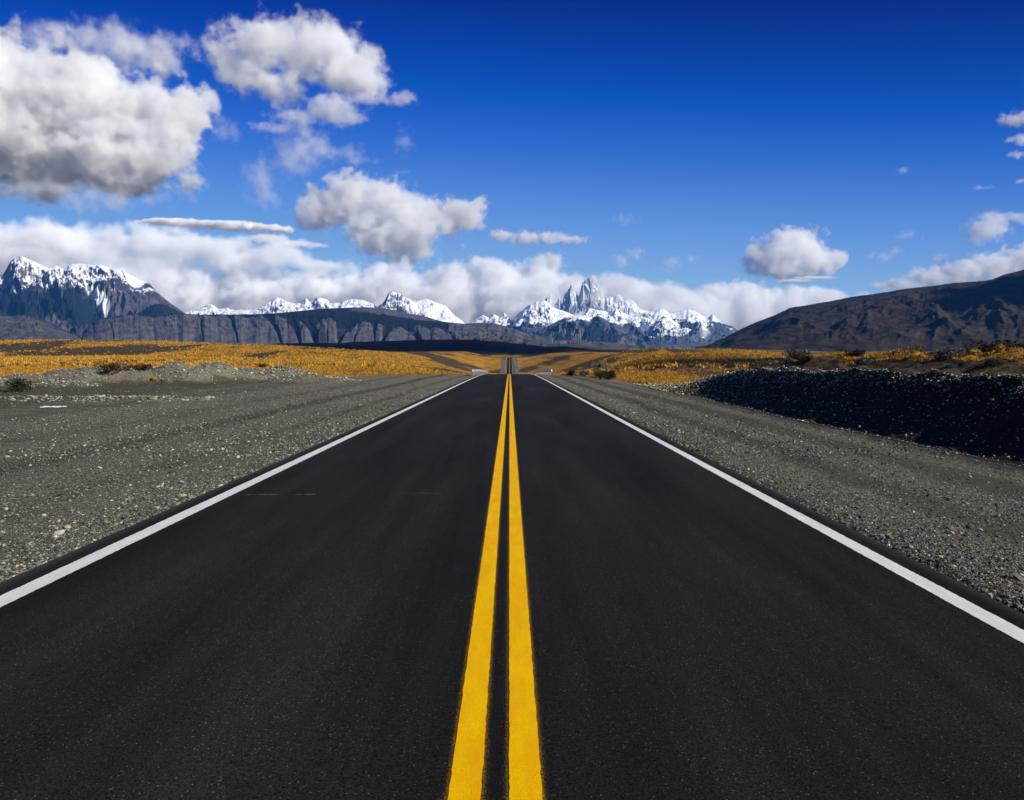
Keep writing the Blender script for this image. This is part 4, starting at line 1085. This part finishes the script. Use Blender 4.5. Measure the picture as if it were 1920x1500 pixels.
cloud("cloud_wisp", 22500, [(756,265,20,30,.9),(425,245,30,24,.9),(410,225,20,14,.8),(1170,410,30,12,.6)], 0.014,
  "barely visible wisps in the open blue sky", noise_px=18, seed=6, amp=1.5, billow=.2, soft=.9, voxel=2.6)
cloud("cumulus_cloud", 27500, [(662,370,52,44),(610,392,52,38),(720,385,56,44),(780,412,56,40),(860,408,48,34),(893,388,26,14,.8),(740,445,70,40),(750,480,40,26,.8),(690,430,50,34)], 0.06,
  "ragged grey and white cloud hanging above the snowy pyramid peak", noise_px=44, seed=3, amp=1.35, billow=.55, soft=.34, voxel=1.8, aniso=.05, warp=.5, alb=.985)
cloud("lens_cloud", 21500, [(320,416,60,5.5),(400,421,85,6),(475,427,66,5.5),(528,431,24,4,.9)], 0.5,
  "long thin bright white streak of cloud above the left cloud sheet", noise_px=16, seed=9, amp=.9, billow=.2, soft=.4, voxel=1.3, depth=3.0)
cloud("cloud_wisp", 20400, [(505,448,50,9),(550,456,50,8),(590,461,26,5,.9)], 0.10,
  "thin white sliver of cloud under the right end of the long bright streak", noise_px=20, seed=29, amp=.9, billow=.2, soft=.6, voxel=1.5, depth=2.0)
cloud("cloud_bank", 20300, [(0,460,150,40),(120,455,130,36),(250,472,140,34),(360,468,130,30),(340,447,70,18,.8),(480,488,130,24),(590,494,80,14,.9),(-60,485,160,40),(90,500,130,40),(250,520,140,40)], 0.05,
  "broad layered sheet of cloud spreading over the left massif", noise_px=85, seed=10, amp=1.3, billow=.1, soft=.55, voxel=2.5, depth=1.2, group=C_LOW, aniso=-.35)
cloud("cloud_bank", 20800, [(380,570,130,60),(480,560,120,56),(590,565,110,58),(300,570,90,60,.9)], 0.10,
  "bright cloud bank behind the low white glacier range", noise_px=50, seed=12, amp=1.2, billow=.4, soft=.45, voxel=2.5, group=C_LOW, aniso=-.35)
cloud("cloud_bank", 20600, [(690,575,90,66),(760,572,80,66),(850,575,100,72),(930,572,90,74),(1000,570,80,70),(1060,572,70,64),(720,520,44,24,.9),(905,508,64,26,.8),(1000,508,54,24,.8)], 0.10,
  "bright cloud bank between the pyramid peak and the granite spires", noise_px=55, seed=13, amp=1.1, billow=.25, soft=.45, voxel=2.3, group=C_LOW, aniso=-.35)
cloud("cloud_bank", 20900, [(1150,585,100,66),(1230,592,100,58),(1310,600,110,56),(1400,604,120,54),(1500,602,120,54),(1610,598,100,46)], 0.10,
  "low smooth white cloud bank right of the granite spires", noise_px=70, seed=14, amp=.7, billow=.15, soft=.4, voxel=2.3, group=C_LOW, aniso=-.35)
cloud("cap_cloud", 17200, [(1130,527,24,17),(1152,540,36,20,.9),(1116,521,15,9,.8),(1190,553,44,17,.9),(1100,560,26,9,.6)], 0.045,
  "bright cloud cap streaming right from the tallest granite spire", noise_px=20, seed=15, amp=1.3, billow=.3, soft=.8, voxel=1.4, depth=.6)
cloud("cap_cloud", 19000, [(60,478,70,20),(150,484,80,18),(230,494,50,14,.8),(0,486,60,24),(-60,490,70,24)], 0.055,
  "soft grey cloud cap resting on the summit of the left massif", noise_px=30, seed=16, amp=.9, billow=.3, soft=.6, voxel=2.0)
cloud("cap_cloud", 19000, [(735,532,34,20,.9),(690,548,44,24,.9),(650,560,40,18,.8),(745,505,26,14,.8),(800,555,50,22,.9)], 0.07,
  "cloud boiling round the tip of the snowy pyramid peak", noise_px=22, seed=17, amp=1.2, billow=.4, soft=.55, voxel=1.8)
cloud("cumulus_cloud", 23000, [(1030,492,32,18),(1010,505,26,14,.8),(1000,520,40,14,.7)], 0.07,
  "grey puff of cloud just left above the granite spires", noise_px=20, seed=18, amp=1.1, billow=.45, soft=.45, voxel=1.8)
cloud("cumulus_cloud", 23000, [(940,442,28,11),(985,446,40,12),(1030,446,36,12),(1072,449,34,9)], 0.09,
  "row of small ragged white clouds above the gap between the peaks", noise_px=15, seed=19, amp=1.3, billow=.4, soft=.5, voxel=1.5)
cloud("cloud_wisp", 23000, [(1165,488,20,14,.8),(1190,475,20,11,.9),(1262,492,18,12,.8),(1245,506,16,7,.6),(1298,486,12,8,.7)], 0.035,
  "three small faint wisps right of the granite spires", noise_px=16, seed=20, amp=1.3, billow=.3, soft=.6, voxel=1.6)
cloud("cumulus_cloud", 24500, [(1490,470,52,40),(1450,485,54,34),(1475,500,60,26),(1530,490,44,28),(1560,486,34,18,.9),(1420,492,26,20,.8)], 0.075,
  "puffy white cumulus standing alone above the bare dark hill", noise_px=34, seed=21, amp=1.0, billow=.5, soft=.35, voxel=1.7)
cloud("cumulus_cloud", 21000, [(1350,555,42,24),(1390,552,44,26),(1440,560,50,22),(1500,556,50,20),(1370,575,60,22),(1545,556,40,16)], 0.08,
  "lumpy low cloud on the horizon left below the lone cumulus", noise_px=24, seed=22, amp=1.0, billow=.5, soft=.4, voxel=1.7)
cloud("lens_cloud", 22500, [(1490,527,38,3.5),(1530,521,42,3)], 0.16,
  "two thin white streaks just beneath the lone cumulus", noise_px=10, seed=23, amp=.4, billow=.2, soft=.3, voxel=1.1, depth=3.0)
cloud("cumulus_cloud", 22500, [(1700,535,60,14),(1750,522,54,18),(1810,510,56,22),(1870,500,56,26),(1930,490,60,30),(1850,530,90,16)], 0.08,
  "rising row of white cloud along the crest of the dark hill", noise_px=28, seed=24, amp=1.05, billow=.5, soft=.4, voxel=1.8)
cloud("cloud_wisp", 23000, [(1850,428,38,26,.9),(1875,408,34,13,.8),(1910,408,26,12,.8),(1835,448,20,12,.7)], 0.045,
  "torn white cloud at the right edge above the dark hill", noise_px=20, seed=25, amp=1.25, billow=.4, soft=.5, voxel=1.7)
cloud("cloud_wisp", 23000, [(1765,487,22,11,.8),(1682,468,10,10,.9),(1655,482,28,9,.6),(1700,440,20,7,.5),(1695,320,11,8,.6),(1845,351,22,4,.8)], 0.035,
  "scattered tiny wisps between the lone cumulus and the right edge", noise_px=14, seed=26, amp=1.3, billow=.3, soft=.6, voxel=1.8)
cloud("cloud_wisp", 22500, [(1905,224,34,13),(1940,220,40,16),(1916,262,14,12,.9),(1895,262,10,7,.7),(1905,290,14,8,.7),(1915,340,14,5,.8)], 0.06,
  "small white tufts high at the right edge of the sky", noise_px=16, seed=27, amp=1.2, billow=.4, soft=.5, voxel=1.7)
